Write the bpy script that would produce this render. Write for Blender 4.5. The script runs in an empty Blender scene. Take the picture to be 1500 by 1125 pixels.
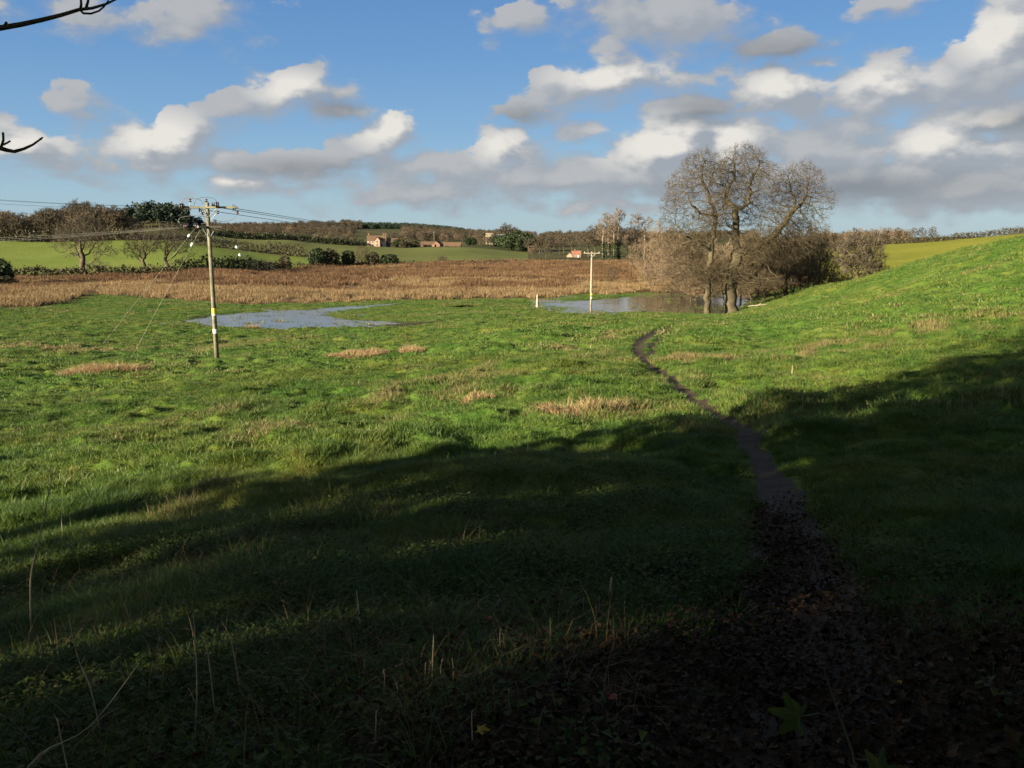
import bpy, math, random
import numpy as np
from mathutils import Vector, Matrix

# ------------------------------------------------------------------ camera
PITCH = math.atan(212.5 / 1250.0)          # looking slightly down over the meadow
CAM_Z = 9.0                                # metres above the flood water
scene = bpy.context.scene
cam_d = bpy.data.cameras.new('camera')
cam_d.lens = 30.0
cam_d.sensor_width = 36.0
cam_d.clip_start = 0.05
cam_d.clip_end = 20000
cam = bpy.data.objects.new('camera', cam_d)
scene.collection.objects.link(cam)
cam.location = (0, 0, CAM_Z)
cam.rotation_euler = (math.pi / 2 - PITCH, 0, 0)
scene.camera = cam

# ------------------------------------------------------------------ light and exposure
SUN_EL = math.radians(15.0)
SHADOW_AZ = math.radians(54.0)             # shadows fall forward and to the right (clockwise from +Y)
SUN_STRENGTH = 5.0
SKY_STRENGTH = 0.085
scene.view_settings.view_transform = 'Standard'
scene.view_settings.look = 'None'
scene.view_settings.gamma = 1
scene.view_settings.exposure = 2.15
scene.cycles.max_bounces = 6
scene.cycles.diffuse_bounces = 3
scene.cycles.transparent_max_bounces = 8
scene.cycles.use_denoising = True

sd = bpy.data.lights.new('sun', 'SUN')
sd.energy = SUN_STRENGTH
sd.angle = math.radians(0.5)
sd.color = (1.0, 0.86, 0.64)
sun = bpy.data.objects.new('sun', sd)
scene.collection.objects.link(sun)
travel = Vector((math.sin(SHADOW_AZ) * math.cos(SUN_EL), math.cos(SHADOW_AZ) * math.cos(SUN_EL), -math.sin(SUN_EL)))
sun.rotation_euler = travel.to_track_quat('-Z', 'Y').to_euler()

ct, st_ = math.cos(PITCH), math.sin(PITCH)
def ray(px, py):
    a = (px - 750) / 1250.0; b = (562.5 - py) / 1250.0
    return a, b * st_ + ct, b * ct - st_
def at(px, py, Y):
    x, y, z = ray(px, py)
    return Vector((x / y * Y, Y, CAM_Z + z / y * Y))
def project(X, Y, Z):
    zc = Z - CAM_Z
    dep = Y * ct - zc * st_
    up = Y * st_ + zc * ct
    dep = np.maximum(dep, 1e-3)
    return 750 + 1250 * X / dep, 562.5 - 1250 * up / dep

# ------------------------------------------------------------------ sky
world = bpy.data.worlds.new('World')
scene.world = world
world.use_nodes = True
wn = world.node_tree
wn.nodes.clear()
def N(nt, typ, **kw):
    n = nt.nodes.new(typ)
    for k, v in kw.items():
        if k == 'ins':
            for i, val in v.items():
                if isinstance(val, bpy.types.NodeSocket): nt.links.new(val, n.inputs[i])
                else: n.inputs[i].default_value = val
        else: setattr(n, k, v)
    return n
def M_(nt, op, a, b=None, c=None, clamp=False):
    ins = {0: a}
    if b is not None: ins[1] = b
    if c is not None: ins[2] = c
    return N(nt, 'ShaderNodeMath', operation=op, use_clamp=clamp, ins=ins).outputs[0]
def VM(nt, op, a, b=None, scale=None):
    n = N(nt, 'ShaderNodeVectorMath', operation=op, ins={0: a})
    if b is not None:
        if isinstance(b, bpy.types.NodeSocket): nt.links.new(b, n.inputs[1])
        else: n.inputs[1].default_value = b
    if scale is not None:
        if isinstance(scale, bpy.types.NodeSocket): nt.links.new(scale, n.inputs['Scale'])
        else: n.inputs['Scale'].default_value = scale
    return n

def azel(px, py):
    x, y, z = ray(px, py)
    return math.atan2(x, y), math.atan2(z, math.hypot(x, y))
# clouds: (centre px, py, half width, half height, tilt degrees, weight)
CLOUDS = [
 (200, 25, 170, 30, 0, .50), (300, 15, 75, 30, 10, .62), (80, 148, 48, 26, 20, .62), (130, 168, 26, 12, 10, .38),
 (35, 222, 95, 34, 5, .85), (232, 212, 95, 46, 12, 1.0), (262, 190, 50, 34, 0, 1.0), (395, 140, 110, 30, 8, .85), (450, 128, 55, 32, 0, .9), (495, 158, 60, 20, -5, .8),
 (540, 215, 80, 36, 25, .95), (572, 192, 45, 32, 20, 1.0), (400, 240, 230, 26, 0, .85), (350, 264, 70, 12, 0, .8), (300, 240, 90, 20, 0, .6),
 (740, 222, 60, 36, 0, .9), (640, 245, 170, 30, 0, .8), (850, 130, 150, 34, 14, .85), (935, 112, 75, 30, 0, .95), (760, 165, 80, 26, 0, .6),
 (975, 30, 150, 50, -6, .95), (900, 60, 80, 35, 0, .6), (755, 28, 75, 30, 10, .6), (1135, 72, 90, 24, 8, .85), (1195, 92, 45, 14, 0, .65), (1300, 8, 70, 18, 0, .6),
 (1145, 138, 95, 40, 0, 1.0), (1030, 158, 90, 26, 0, .8), (1300, 130, 95, 40, -4, 1.0), (1475, 55, 85, 46, 20, 1.0), (1420, 125, 130, 44, 0, .9), (1460, 165, 110, 40, 0, .95),
 (850, 190, 75, 18, 8, .7), (975, 214, 95, 46, 0, 1.3), (1080, 215, 120, 46, 0, 1.1), (1200, 215, 150, 50, 0, 1.05), (1390, 222, 130, 46, 0, 1.1), (1480, 220, 90, 60, 0, 1.0),
 (1200, 262, 420, 44, 0, 1.15), (850, 262, 380, 38, 0, 1.0), (1420, 268, 260, 44, 0, 1.1), (660, 285, 220, 26, 0, .72), (880, 300, 260, 18, 0, .55),
 (100, 262, 120, 12, 0, .35), (450, 275, 160, 16, 0, .45), (-200, 180, 160, 60, 0, .9), (1750, 180, 200, 80, 0, 1.0), (-350, 60, 150, 50, 0, .8), (1800, 0, 160, 60, 0, .9),
]
LITS = [(985, 212, 115, 42), (1060, 200, 70, 26), (568, 188, 60, 34), (235, 205, 75, 42), (20, 215, 70, 30), (1385, 210, 85, 34), (1300, 122, 70, 30), (1150, 128, 70, 30), (430, 130, 60, 26), (900, 112, 100, 26), (740, 215, 50, 28), (1465, 50, 60, 40), (340, 264, 50, 8), (1445, 190, 60, 24)]
g = bpy.data.node_groups.new('cloud_density', 'ShaderNodeTree')
g.interface.new_socket('Vector', in_out='INPUT', socket_type='NodeSocketVector')
g.interface.new_socket('Value', in_out='OUTPUT', socket_type='NodeSocketFloat')
gi = g.nodes.new('NodeGroupInput'); go = g.nodes.new('NodeGroupOutput')
pos = gi.outputs[0]
nz = N(g, 'ShaderNodeTexNoise', ins={'Vector': VM(g, 'MULTIPLY', pos, (1, 1.5, 1)).outputs[0], 'Scale': 13.0, 'Detail': 3.0, 'Roughness': .55})
wv = VM(g, 'SUBTRACT', nz.outputs['Color'], (.5, .5, .5)).outputs[0]
wp = VM(g, 'ADD', pos, VM(g, 'MULTIPLY', wv, (.050, .034, 0)).outputs[0]).outputs[0]
acc = None
for (cx, cy, rx, ry, rot, w) in CLOUDS:
    a, e = azel(cx, cy)
    wq = wp if acc is None else VM(g, 'ADD', wp, VM(g, 'SCALE', (1, 1, 1), scale=M_(g, 'MULTIPLY', acc, 1e-6)).outputs[0]).outputs[0]   # keeps the node evaluation sequential
    mp = N(g, 'ShaderNodeMapping', vector_type='TEXTURE', ins={'Vector': wq, 'Location': (a, e, 0), 'Rotation': (0, 0, math.radians(rot)), 'Scale': (rx / 1250, ry / 1250, 1)})
    ln = VM(g, 'LENGTH', mp.outputs[0]).outputs['Value']
    v = M_(g, 'MULTIPLY_ADD', ln, -w * .78, w * .96)
    acc = v if acc is None else M_(g, 'SMOOTH_MAX', acc, v, .12)
fb = N(g, 'ShaderNodeTexNoise', ins={'Vector': VM(g, 'MULTIPLY', pos, (1, 1.7, 1)).outputs[0], 'Scale': 19.0, 'Detail': 7.0, 'Roughness': .56})
vo = N(g, 'ShaderNodeTexVoronoi', feature='SMOOTH_F1', ins={'Vector': VM(g, 'ADD', VM(g, 'MULTIPLY', pos, (1, 1.35, 1)).outputs[0], VM(g, 'SCALE', wv, scale=.05).outputs[0]).outputs[0], 'Scale': 24.0, 'Smoothness': .35})
bil = M_(g, 'MULTIPLY_ADD', M_(g, 'SUBTRACT', .42, vo.outputs[0]), .42, acc)
dens = M_(g, 'MULTIPLY_ADD', M_(g, 'SUBTRACT', fb.outputs[0], .5), 1.25, bil)
g.links.new(dens, go.inputs[0])

tc = N(wn, 'ShaderNodeTexCoord')
sep = N(wn, 'ShaderNodeSeparateXYZ', ins={0: tc.outputs['Generated']})
sx, sy, sz = sep.outputs
az = M_(wn, 'ARCTAN2', sx, sy)
el = M_(wn, 'ARCTAN2', sz, M_(wn, 'SQRT', M_(wn, 'ADD', M_(wn, 'MULTIPLY', sx, sx), M_(wn, 'MULTIPLY', sy, sy))))
ae = N(wn, 'ShaderNodeCombineXYZ', ins={0: az, 1: el}).outputs[0]
def cloud(vec):
    n = wn.nodes.new('ShaderNodeGroup'); n.node_tree = g
    wn.links.new(vec, n.inputs[0]); return n.outputs[0]
d0 = cloud(ae)
d1 = cloud(VM(wn, 'ADD', VM(wn, 'ADD', ae, (-.016, .014, 0)).outputs[0], VM(wn, 'SCALE', (1, 1, 1), scale=M_(wn, 'MULTIPLY', d0, 1e-6)).outputs[0]).outputs[0])
lit = N(wn, 'ShaderNodeMapRange', interpolation_type='SMOOTHSTEP', ins={0: M_(wn, 'SUBTRACT', d0, d1), 1: -.20, 2: .46}).outputs[0]
alpha = N(wn, 'ShaderNodeMapRange', interpolation_type='SMOOTHSTEP', ins={0: d0, 1: M_(wn, 'MULTIPLY_ADD', lit, .16, -.02), 2: M_(wn, 'MULTIPLY_ADD', lit, -.36, .60)}).outputs[0]
lb = None
for (cx, cy, rx, ry) in LITS:
    a, e = azel(cx, cy)
    wq = VM(wn, 'ADD', ae, VM(wn, 'SCALE', (1, 1, 1), scale=M_(wn, 'MULTIPLY', d1 if lb is None else lb, 1e-6)).outputs[0]).outputs[0]
    mp = N(wn, 'ShaderNodeMapping', vector_type='TEXTURE', ins={'Vector': wq, 'Location': (a, e, 0), 'Scale': (rx / 1250, ry / 1250, 1)})
    v = M_(wn, 'SUBTRACT', 1.25, VM(wn, 'LENGTH', mp.outputs[0]).outputs['Value'], clamp=True)
    lb = v if lb is None else M_(wn, 'MAXIMUM', lb, v)
litm = M_(wn, 'MULTIPLY', lit, M_(wn, 'MULTIPLY_ADD', lb, .90, .26), clamp=True)
sky = N(wn, 'ShaderNodeTexSky', sky_type='NISHITA', sun_disc=False)
sky.sun_elevation = SUN_EL
sky.sun_rotation = SHADOW_AZ + math.pi
sky.altitude = 20; sky.air_density = 1.0; sky.dust_density = .6; sky.ozone_density = 2.0
K = 1.0 / SKY_STRENGTH
EXPO = 2 ** scene.view_settings.exposure
def ramp_w(nt, fac, stops):
    r = nt.nodes.new('ShaderNodeValToRGB'); e_ = r.color_ramp.elements
    while len(e_) > 1: e_.remove(e_[-1])
    for i, (p, c) in enumerate(stops):
        e = e_[0] if i == 0 else e_.new(p)
        e.position = p; e.color = (*c, 1)
    nt.links.new(fac, r.inputs[0]); return r.outputs[0]
base_c = N(wn, 'ShaderNodeMix', data_type='RGBA', ins={0: litm, 6: (.355 * K / EXPO, .385 * K / EXPO, .43 * K / EXPO, 1), 7: (.84 * K / EXPO, .80 * K / EXPO, .735 * K / EXPO, 1)}).outputs[2]
hg = ramp_w(wn, N(wn, 'ShaderNodeMapRange', ins={0: el, 1: 0.0, 2: .5}).outputs[0], [(0, (.35, .49, .57)), (.10, (.29, .46, .60)), (.24, (.18, .355, .59)), (.40, (.115, .275, .545)), (.56, (.085, .22, .50)), (1, (.06, .17, .44))])
hgk = VM(wn, 'SCALE', hg, scale=K / EXPO).outputs[0]
front = N(wn, 'ShaderNodeMapRange', ins={0: sy, 1: -.5, 2: .25, 3: .45, 4: .93}).outputs[0]      # the sun's side of the sky keeps its own glow
skyc = N(wn, 'ShaderNodeMix', data_type='RGBA', ins={0: front, 6: sky.outputs[0], 7: hgk}).outputs[2]
on = N(wn, 'ShaderNodeTexNoise', ins={'Vector': tc.outputs['Generated'], 'Scale': 2.4, 'Detail': 4.0}).outputs[0]
over = M_(wn, 'MULTIPLY', N(wn, 'ShaderNodeMapRange', interpolation_type='SMOOTHSTEP', ins={0: el, 1: .30, 2: .55}).outputs[0], N(wn, 'ShaderNodeMapRange', ins={0: on, 1: .36, 2: .58}).outputs[0])   # broken cloud overhead, out of view, added to grey the light in the shade
skyc = N(wn, 'ShaderNodeMix', data_type='RGBA', ins={0: M_(wn, 'MULTIPLY', over, .85), 6: skyc, 7: (.34 * K / EXPO, .335 * K / EXPO, .29 * K / EXPO, 1)}).outputs[2]
dk_ = None
for (cx, cy, rx, ry) in [(1135, 74, 90, 26), (500, 160, 55, 20), (1030, 160, 70, 22), (1200, 275, 260, 26), (440, 245, 110, 16), (760, 170, 50, 18), (1480, 175, 60, 16)]:
    a, e = azel(cx, cy)
    wq = VM(wn, 'ADD', ae, VM(wn, 'SCALE', (1, 1, 1), scale=M_(wn, 'MULTIPLY', litm if dk_ is None else dk_, 1e-6)).outputs[0]).outputs[0]
    mp = N(wn, 'ShaderNodeMapping', vector_type='TEXTURE', ins={'Vector': wq, 'Location': (a, e, 0), 'Scale': (rx / 1250, ry / 1250, 1)})
    v = M_(wn, 'SUBTRACT', 1.2, VM(wn, 'LENGTH', mp.outputs[0]).outputs['Value'], clamp=True)
    dk_ = v if dk_ is None else M_(wn, 'MAXIMUM', dk_, v)
base_c = VM(wn, 'SCALE', base_c, scale=M_(wn, 'MULTIPLY_ADD', dk_, -.30, 1.0)).outputs[0]
mixed = N(wn, 'ShaderNodeMix', data_type='RGBA', ins={0: M_(wn, 'MULTIPLY', alpha, .94), 6: skyc, 7: base_c}).outputs[2]
bg = N(wn, 'ShaderNodeBackground', ins={0: mixed, 1: SKY_STRENGTH})
wo = N(wn, 'ShaderNodeOutputWorld', ins={0: bg.outputs[0]})
world.cycles.sampling_method = 'MANUAL'
world.cycles.sample_map_resolution = 512

# ------------------------------------------------------------------ numeric noise
def _hash(ix, iy, seed):
    h = (ix.astype(np.int64) * 374761393 + iy.astype(np.int64) * 668265263 + seed * 1442695041) & 0xffffffff
    h = ((h ^ (h >> 13)) * 1274126177) & 0xffffffff
    h = h ^ (h >> 16)
    return (h & 0xffffff) / float(0xffffff)
def vnoise(x, y, seed=0):
    x0 = np.floor(x); y0 = np.floor(y)
    fx = x - x0; fy = y - y0
    fx = fx * fx * fx * (fx * (fx * 6 - 15) + 10); fy = fy * fy * fy * (fy * (fy * 6 - 15) + 10)
    a = _hash(x0, y0, seed); b = _hash(x0 + 1, y0, seed); c = _hash(x0, y0 + 1, seed); d = _hash(x0 + 1, y0 + 1, seed)
    return (a * (1 - fx) + b * fx) * (1 - fy) + (c * (1 - fx) + d * fx) * fy
def fbm(x, y, octaves=4, seed=0):
    s = 0; amp = .5; t = 0
    for i in range(octaves):
        s = s + amp * vnoise(x, y, seed + i * 17); t += amp
        x = x * 2.03 + 13.7; y = y * 2.03 + 7.1; amp *= .5
    return s / t
def sstep(a, b, x):
    t = np.clip((x - a) / (b - a), 0, 1); return t * t * (3 - 2 * t)

# ------------------------------------------------------------------ terrain
CP = []   # control points (X, Y, Z)
def cp(px, py, Y):
    p = at(px, py, Y); CP.append((p.x, p.y, p.z))
def cz(X, Y, Z): CP.append((X, Y, Z))
cz(0, 0, 7.4); cz(-3, 0, 7.1); cz(3, 0, 7.6); cz(0, -6, 8.3); cz(-10, -4, 7.0); cz(10, -4, 8.7); cz(0, -20, 9.6); cz(-20, -15, 7.8); cz(20, -15, 10.5)
cz(-45, -10, 5.5); cz(45, -10, 12); cz(0, -60, 12); cz(-80, -60, 9); cz(80, -60, 14); cz(0, -200, 14); cz(0, -2000, 30); cz(-2000, -500, 25); cz(2000, -500, 30)
for a in [(750,1125,2.5),(750,900,4.7),(750,760,8),(750,650,14.5),(750,560,27.5),(750,500,50),(750,478,70),(750,462,92),
          (400,900,5),(400,760,9),(400,650,17),(400,570,33),(400,520,54),(400,490,78),
          (0,1125,3.0),(0,850,8),(0,700,17),(0,600,32),(0,545,48),(0,500,72),
          (-400,700,17),(-400,560,45),(-400,480,85),(100,545,48),(318,527,53),(600,600,23.5),(600,520,50),(560,486,78),
          (1100,760,8.2),(1100,640,14),(1020,585,21.5),(960,540,31),(935,510,40),(950,485,52),(985,475,60),(1010,466.5,82),(1036,460,102),(1072,459,103),
          (900,560,25),(880,510,43),(860,475,66),(865,457,108),
          (1500,850,4.7),(1500,700,8.8),(1500,600,14.5),(1500,500,28),(1500,430,42),(1500,380,54),(1500,351,68),
          (1300,700,9.5),(1300,600,16),(1300,520,28),(1300,460,45),(1300,420,70),(1280,404,93),(1400,371,79),(1354,382,86),(1200,420,103),(1250,413,98),(1150,437,101),(1100,452,101),
          (1150,560,23),(1150,500,42),(1150,465,68),
          (1800,500,20),(1800,400,34),(1800,320,50),(2000,300,60)]:
    cp(*a)
for (px, Y) in [(-600,110),(-300,110),(-100,112),(0,110),(100,100),(200,96),(300,88),(450,88),(600,95),(300,110),(450,110),(600,110),(750,110),(865,118),(950,112),(1000,125),(-300,150),(0,150),(200,150),(400,150),(600,150),(800,150),(950,150),(1080,130),
                (0,200),(200,205),(400,210),(600,210),(800,210),(950,210),(1050,200),(600,290),(700,300),(800,320),(900,340),(1000,330),(480,270),(1080,300)]:
    CP.append((at(px, 405, Y).x, Y, .18 if Y < 115 else .05))
for a in [(0,353,330),(150,353,330),(250,354,325),(0,375,265),(200,375,262),(330,366,310),(330,380,260),(440,380,305),(400,392,262),
          (-400,345,330),(-400,380,250),(340,350,430),(430,353,440),(450,361,410),(530,362.5,450),(600,364,480),(600,374,380),(690,364,480),(750,373,430),(770,381,370),(540,372,370),
          (60,345,400),(60,335,500),(230,330,460),(230,316,530),(290,335,500),(180,330,480),(-300,325,550),(330,345,560),
          (552,360.5,510),(640,361,520),(717,358,600),(760,366,560),(640,360,620),
          (300,345,800),(400,343,900),(500,348,800),(600,348,800),(700,352,800),(850,354,800),(950,355,800),(1050,355,700),
          (300,336,1300),(420,336,1300),(520,334,1300),(600,335,1300),(660,340,1300),(720,347,1300),(800,349,1300),(950,349,1300),(1150,349,1300),(1400,349,1300),
          (0,330,1300),(-400,330,1300),(300,338,3000),(700,347,3000),(1000,348,3000),(1400,347,3000),(0,335,3000),(1000,349,7000),(300,347,7000),
          (845,377,430),(900,384,380),
          (1215,397,170),(1215,380,220),(1200,365,300),(1354,355,285),(1500,342,262),(1354,375,190),(1500,352,190),(1700,330,240),(2000,310,240),(1300,357,400),(1450,348,360),(1200,360,400)]:
    cp(*a)
cz(at(1250, 400, 130).x, 130, 1.2); cz(at(1350, 390, 120).x, 120, 3.5); cz(at(1450, 380, 110).x, 110, 6.2); cz(at(1150, 400, 140).x, 140, .4); cz(at(1150,400,170).x, 170, .8)
CPA = np.array(CP)
def warp(X, Y):
    r = np.hypot(X, Y) + 1e-6
    s = np.log1p(r / 8.0) / r
    return X * s, Y * s
def _tps(r2): return .5 * r2 * np.log(r2 + 1e-12)
_wx, _wy = warp(CPA[:, 0], CPA[:, 1])
_n = len(CPA)
_A = np.zeros((_n + 3, _n + 3))
_A[:_n, :_n] = _tps((_wx[:, None] - _wx) ** 2 + (_wy[:, None] - _wy) ** 2) + np.eye(_n) * 2e-5
_A[:_n, _n] = 1; _A[:_n, _n + 1] = _wx; _A[:_n, _n + 2] = _wy
_A[_n:, :_n] = _A[:_n, _n:].T
_sol = np.linalg.solve(_A, np.concatenate([CPA[:, 2], [0, 0, 0]]))
def base_h(X, Y):
    X = np.asarray(X, float); Y = np.asarray(Y, float)
    sh = X.shape; X = X.ravel(); Y = Y.ravel()
    wx, wy = warp(X, Y)
    out = np.empty(len(X))
    for i in range(0, len(X), 40000):
        a, b = wx[i:i + 40000, None], wy[i:i + 40000, None]
        out[i:i + 40000] = _tps((a - _wx) ** 2 + (b - _wy) ** 2) @ _sol[:_n] + _sol[_n] + _sol[_n + 1] * a[:, 0] + _sol[_n + 2] * b[:, 0]
    return out.reshape(sh)
def spot(px, Y):
    z = 3.0
    for _ in range(5):
        _, py = project(0.0, Y, z)
        X = at(px, float(py), Y).x
        z = float(base_h([X], [Y])[0])
    return X, Y, z
def seg_dist(X, Y, pts):
    d = np.full(X.shape, 1e9); T = np.zeros(X.shape)
    for i in range(len(pts) - 1):
        ax, ay = pts[i][:2]; bx, by = pts[i + 1][:2]
        dx, dy = bx - ax, by - ay
        t = np.clip(((X - ax) * dx + (Y - ay) * dy) / (dx * dx + dy * dy), 0, 1)
        q = np.hypot(X - ax - t * dx, Y - ay - t * dy)
        T = np.where(q < d, i + t, T); d = np.minimum(d, q)
    return d, T
PATH1 = [spot(*p) for p in [(1250,1.2),(1200,3),(1180,5),(1165,7),(1148,9),(1125,11.5),(1098,14),(1060,17.5),(1022,21.5),(988,26),(960,31),(943,35),(934,39.5),(934,43.5),(945,48),(962,53),(982,58.5),(1000,66)]]
PATH2 = [spot(*p) for p in [(952,36.5),(957,41),(966,46),(980,51),(990,56)]]
def in_poly(x, y, poly):
    c = np.zeros(x.shape, bool)
    n = len(poly)
    for i in range(n):
        x1, y1 = poly[i]; x2, y2 = poly[(i + 1) % n]
        if y1 == y2: continue
        k = ((y1 > y) != (y2 > y)) & (x < (x2 - x1) * (y - y1) / (y2 - y1) + x1)
        c ^= k
    return c
def W0(px, py):                       # a point of the flood plain (height 0)
    x, y, z = ray(px, py); t = -CAM_Z / z
    return (x * t, y * t)
POND1 = [W0(*p) for p in [(268,470),(300,463),(350,459),(400,457),(470,453),(520,449),(575,445),(580,447),(530,452),(488,456),(478,462),(500,468),(560,471),(610,473.5),(690,477.5),(645,482.5),(605,486.5),(560,485),(520,483),(420,483),(340,479),(290,475)]]
POND2 = [W0(*p) for p in [(800,447),(850,441),(900,437),(960,433),(1090,431),(1120,446),(1060,462),(1000,461),(930,459),(880,457),(850,451)]]
POND3 = [W0(*p) for p in [(668,450),(690,448.5),(700,451),(680,452)]]
def poly_sd(X, Y, poly):
    d, _ = seg_dist(X, Y, poly + [poly[0]])
    return np.where(in_poly(X, Y, poly), -d, d)
MARSH_NEAR = [(-900,470),(-200,462),(0,452),(60,452),(110,441),(150,434),(210,437),(300,444),(370,448),(450,445),(560,440),(640,440),(780,437),(850,432),(950,429),(1000,431),(1110,430),(1180,424),(1300,420)]
MARSH_FAR = [(-900,412),(0,409),(120,405),(300,402),(380,399),(450,392),(520,389),(600,387),(760,381.5),(960,384),(1050,390),(1150,400),(1300,404)]
def interp(tbl, px): return np.interp(px, [t[0] for t in tbl], [t[1] for t in tbl])

def relief(X, Y):
    """tussocks, ruts, flood hollows and plough lines on top of the smooth terrain"""
    r = np.hypot(X, Y)
    near = (1 - sstep(110, 135, Y))
    wx = X + 1.2 * (fbm(X * .4, Y * .4, 2, 5) - .5); wy = Y + 1.2 * (fbm(X * .4, Y * .4, 2, 9) - .5)
    t1 = fbm(wx * 1.5, wy * 1.5, 3, 1)
    t2 = fbm(wx * .55, wy * .55, 2, 2)
    big = fbm(X * .13, Y * .13, 3, 3)
    gain = .35 + .65 * sstep(4, 14, r)
    a = .44 * (t1 - .5) + .34 * (t2 - .5) + .5 * (big - .5)
    flat = sstep(80, 96, Y) * .45
    h = a * near * gain * (1 - flat)
    d1, _ = seg_dist(X, Y, PATH1); d2, _ = seg_dist(X, Y, PATH2)
    w = .38 + .25 * (1 - sstep(4, 12, r))
    h = h * (1 - .8 * np.exp(-(d1 / (.6 + 1.6 * sstep(30, 48, r))) ** 2)) - .13 * np.exp(-(d1 / w) ** 2) - .12 * np.exp(-(d2 / .3) ** 2)
    for P in (POND1, POND2, POND3):
        s = poly_sd(X, Y, P)
        h = h - .21 * (1 - sstep(-1.8, 1.8, s + 3.2 * (fbm(X * .45, Y * .45, 4, 11) - .5)))
    far = sstep(110, 135, Y)
    h = h + far * (.5 * (fbm(X * .08, Y * .08, 3, 21) - .5) * (1 - sstep(150, 400, r) * .3))
    return h
def H(X, Y):
    X = np.asarray(X, float); Y = np.asarray(Y, float)
    return base_h(X, Y) + relief(X, Y)
def gz(x, y): return float(H([x], [y])[0])
def ground_spot(px, Y):
    x, y, _ = spot(px, Y); return Vector((x, y, gz(x, y)))

# ------------------------------------------------------------------ scene helpers
COL = scene.collection
def tag(o, label=None, cat=None, group=None, kind=None):
    if label: o['label'] = label
    if cat: o['category'] = cat
    if group: o['group'] = group
    if kind: o['kind'] = kind
    return o
def empty(name, loc=(0, 0, 0), rz=0, sc=1):
    o = bpy.data.objects.new(name, None); COL.objects.link(o)
    o.location = loc; o.rotation_euler = (0, 0, rz); o.scale = (sc,) * 3 if not hasattr(sc, '__len__') else sc
    o.empty_display_size = .3
    return o
def mesh_np(name, V, F, mats, smooth=False, mi=None):
    """F is an (n,4) or (n,3) array or a list of them"""
    me = bpy.data.meshes.new(name)
    Fs = [f for f in (F if isinstance(F, list) else [F]) if len(f)]
    V = np.asarray(V, np.float32)
    me.vertices.add(len(V)); me.vertices.foreach_set('co', V.ravel())
    nl = sum(f.size for f in Fs); nf = sum(len(f) for f in Fs)
    me.loops.add(nl); me.polygons.add(nf)
    me.loops.foreach_set('vertex_index', np.concatenate([f.ravel() for f in Fs]).astype(np.int32))
    tot = np.concatenate([np.full(len(f), f.shape[1]) for f in Fs]).astype(np.int32)
    st = np.concatenate([[0], np.cumsum(tot)[:-1]]).astype(np.int32)
    me.polygons.foreach_set('loop_start', st); me.polygons.foreach_set('loop_total', tot)
    for m in (mats if isinstance(mats, (list, tuple)) else [mats]): me.materials.append(m)
    if mi is not None: me.polygons.foreach_set('material_index', np.asarray(mi, np.int32))
    me.update(calc_edges=True)
    me.polygons.foreach_set('use_smooth', np.full(nf, smooth))
    return me
def link(name, me, parent=None, loc=None):
    o = bpy.data.objects.new(name, me); COL.objects.link(o)
    if parent is not None: o.parent = parent
    if loc is not None: o.location = loc
    return o
class MB:
    def __init__(s): s.V = []; s.F = []; s.n = 0
    def add(s, V, F):
        V = np.asarray(V, float); s.V.append(V)
        s.F += [tuple(i + s.n for i in f) for f in F]; s.n += len(V); return s
    def box(s, c, d, rz=0, taper=1):
        x, y, z = d[0] / 2, d[1] / 2, d[2] / 2
        V = np.array([(-x, -y, -z), (x, -y, -z), (x, y, -z), (-x, y, -z), (-x * taper, -y * taper, z), (x * taper, -y * taper, z), (x * taper, y * taper, z), (-x * taper, y * taper, z)])
        cr, sr = math.cos(rz), math.sin(rz)
        V = np.c_[V[:, 0] * cr - V[:, 1] * sr, V[:, 0] * sr + V[:, 1] * cr, V[:, 2]] + np.array(c)
        return s.add(V, [(3, 2, 1, 0), (4, 5, 6, 7), (0, 1, 5, 4), (1, 2, 6, 5), (2, 3, 7, 6), (3, 0, 4, 7)])
    def tube(s, pts, rad, k=8, caps=True):
        pts = [Vector(p) for p in pts]
        if not hasattr(rad, '__len__'): rad = [rad] * len(pts)
        V = []; 
        t0 = (pts[1] - pts[0]).normalized()
        ref = Vector((0, 0, 1)) if abs(t0.z) < .9 else Vector((1, 0, 0))
        u = t0.cross(ref).normalized()
        for i, p in enumerate(pts):
            t = (pts[min(i + 1, len(pts) - 1)] - pts[max(i - 1, 0)]).normalized()
            u = (u - t * u.dot(t)).normalized(); v = t.cross(u)
            for j in range(k):
                a = 2 * math.pi * j / k
                V.append(p + (u * math.cos(a) + v * math.sin(a)) * rad[i])
        F = []
        for i in range(len(pts) - 1):
            for j in range(k):
                a = i * k + j; b = i * k + (j + 1) % k
                F.append((a, b, b + k, a + k))
        if caps: F.append(tuple(range(k))[::-1]); F.append(tuple(range((len(pts) - 1) * k, len(pts) * k)))
        return s.add([tuple(v) for v in V], F)
    def lathe(s, prof, c=(0, 0, 0), axis=None, k=12):
        """prof = [(r, h)...] about axis"""
        ax = Vector(axis or (0, 0, 1)).normalized()
        ref = Vector((0, 0, 1)) if abs(ax.z) < .9 else Vector((1, 0, 0))
        u = ax.cross(ref).normalized(); v = ax.cross(u); c = Vector(c)
        V = []
        for r, h in prof:
            for j in range(k):
                a = 2 * math.pi * j / k
                V.append(tuple(c + ax * h + (u * math.cos(a) + v * math.sin(a)) * r))
        F = [(i * k + j, i * k + (j + 1) % k, (i + 1) * k + (j + 1) % k, (i + 1) * k + j) for i in range(len(prof) - 1) for j in range(k)]
        F.append(tuple(range(k))[::-1]); F.append(tuple(range((len(prof) - 1) * k, len(prof) * k)))
        return s.add(V, F)
    def build(s, name, mat, parent=None, smooth=False, loc=None):
        me = bpy.data.meshes.new(name)
        me.from_pydata(np.concatenate(s.V).tolist(), [], s.F)
        me.materials.append(mat); me.update()
        if smooth: me.polygons.foreach_set('use_smooth', [True] * len(me.polygons))
        return link(name, me, parent, loc)
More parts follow.
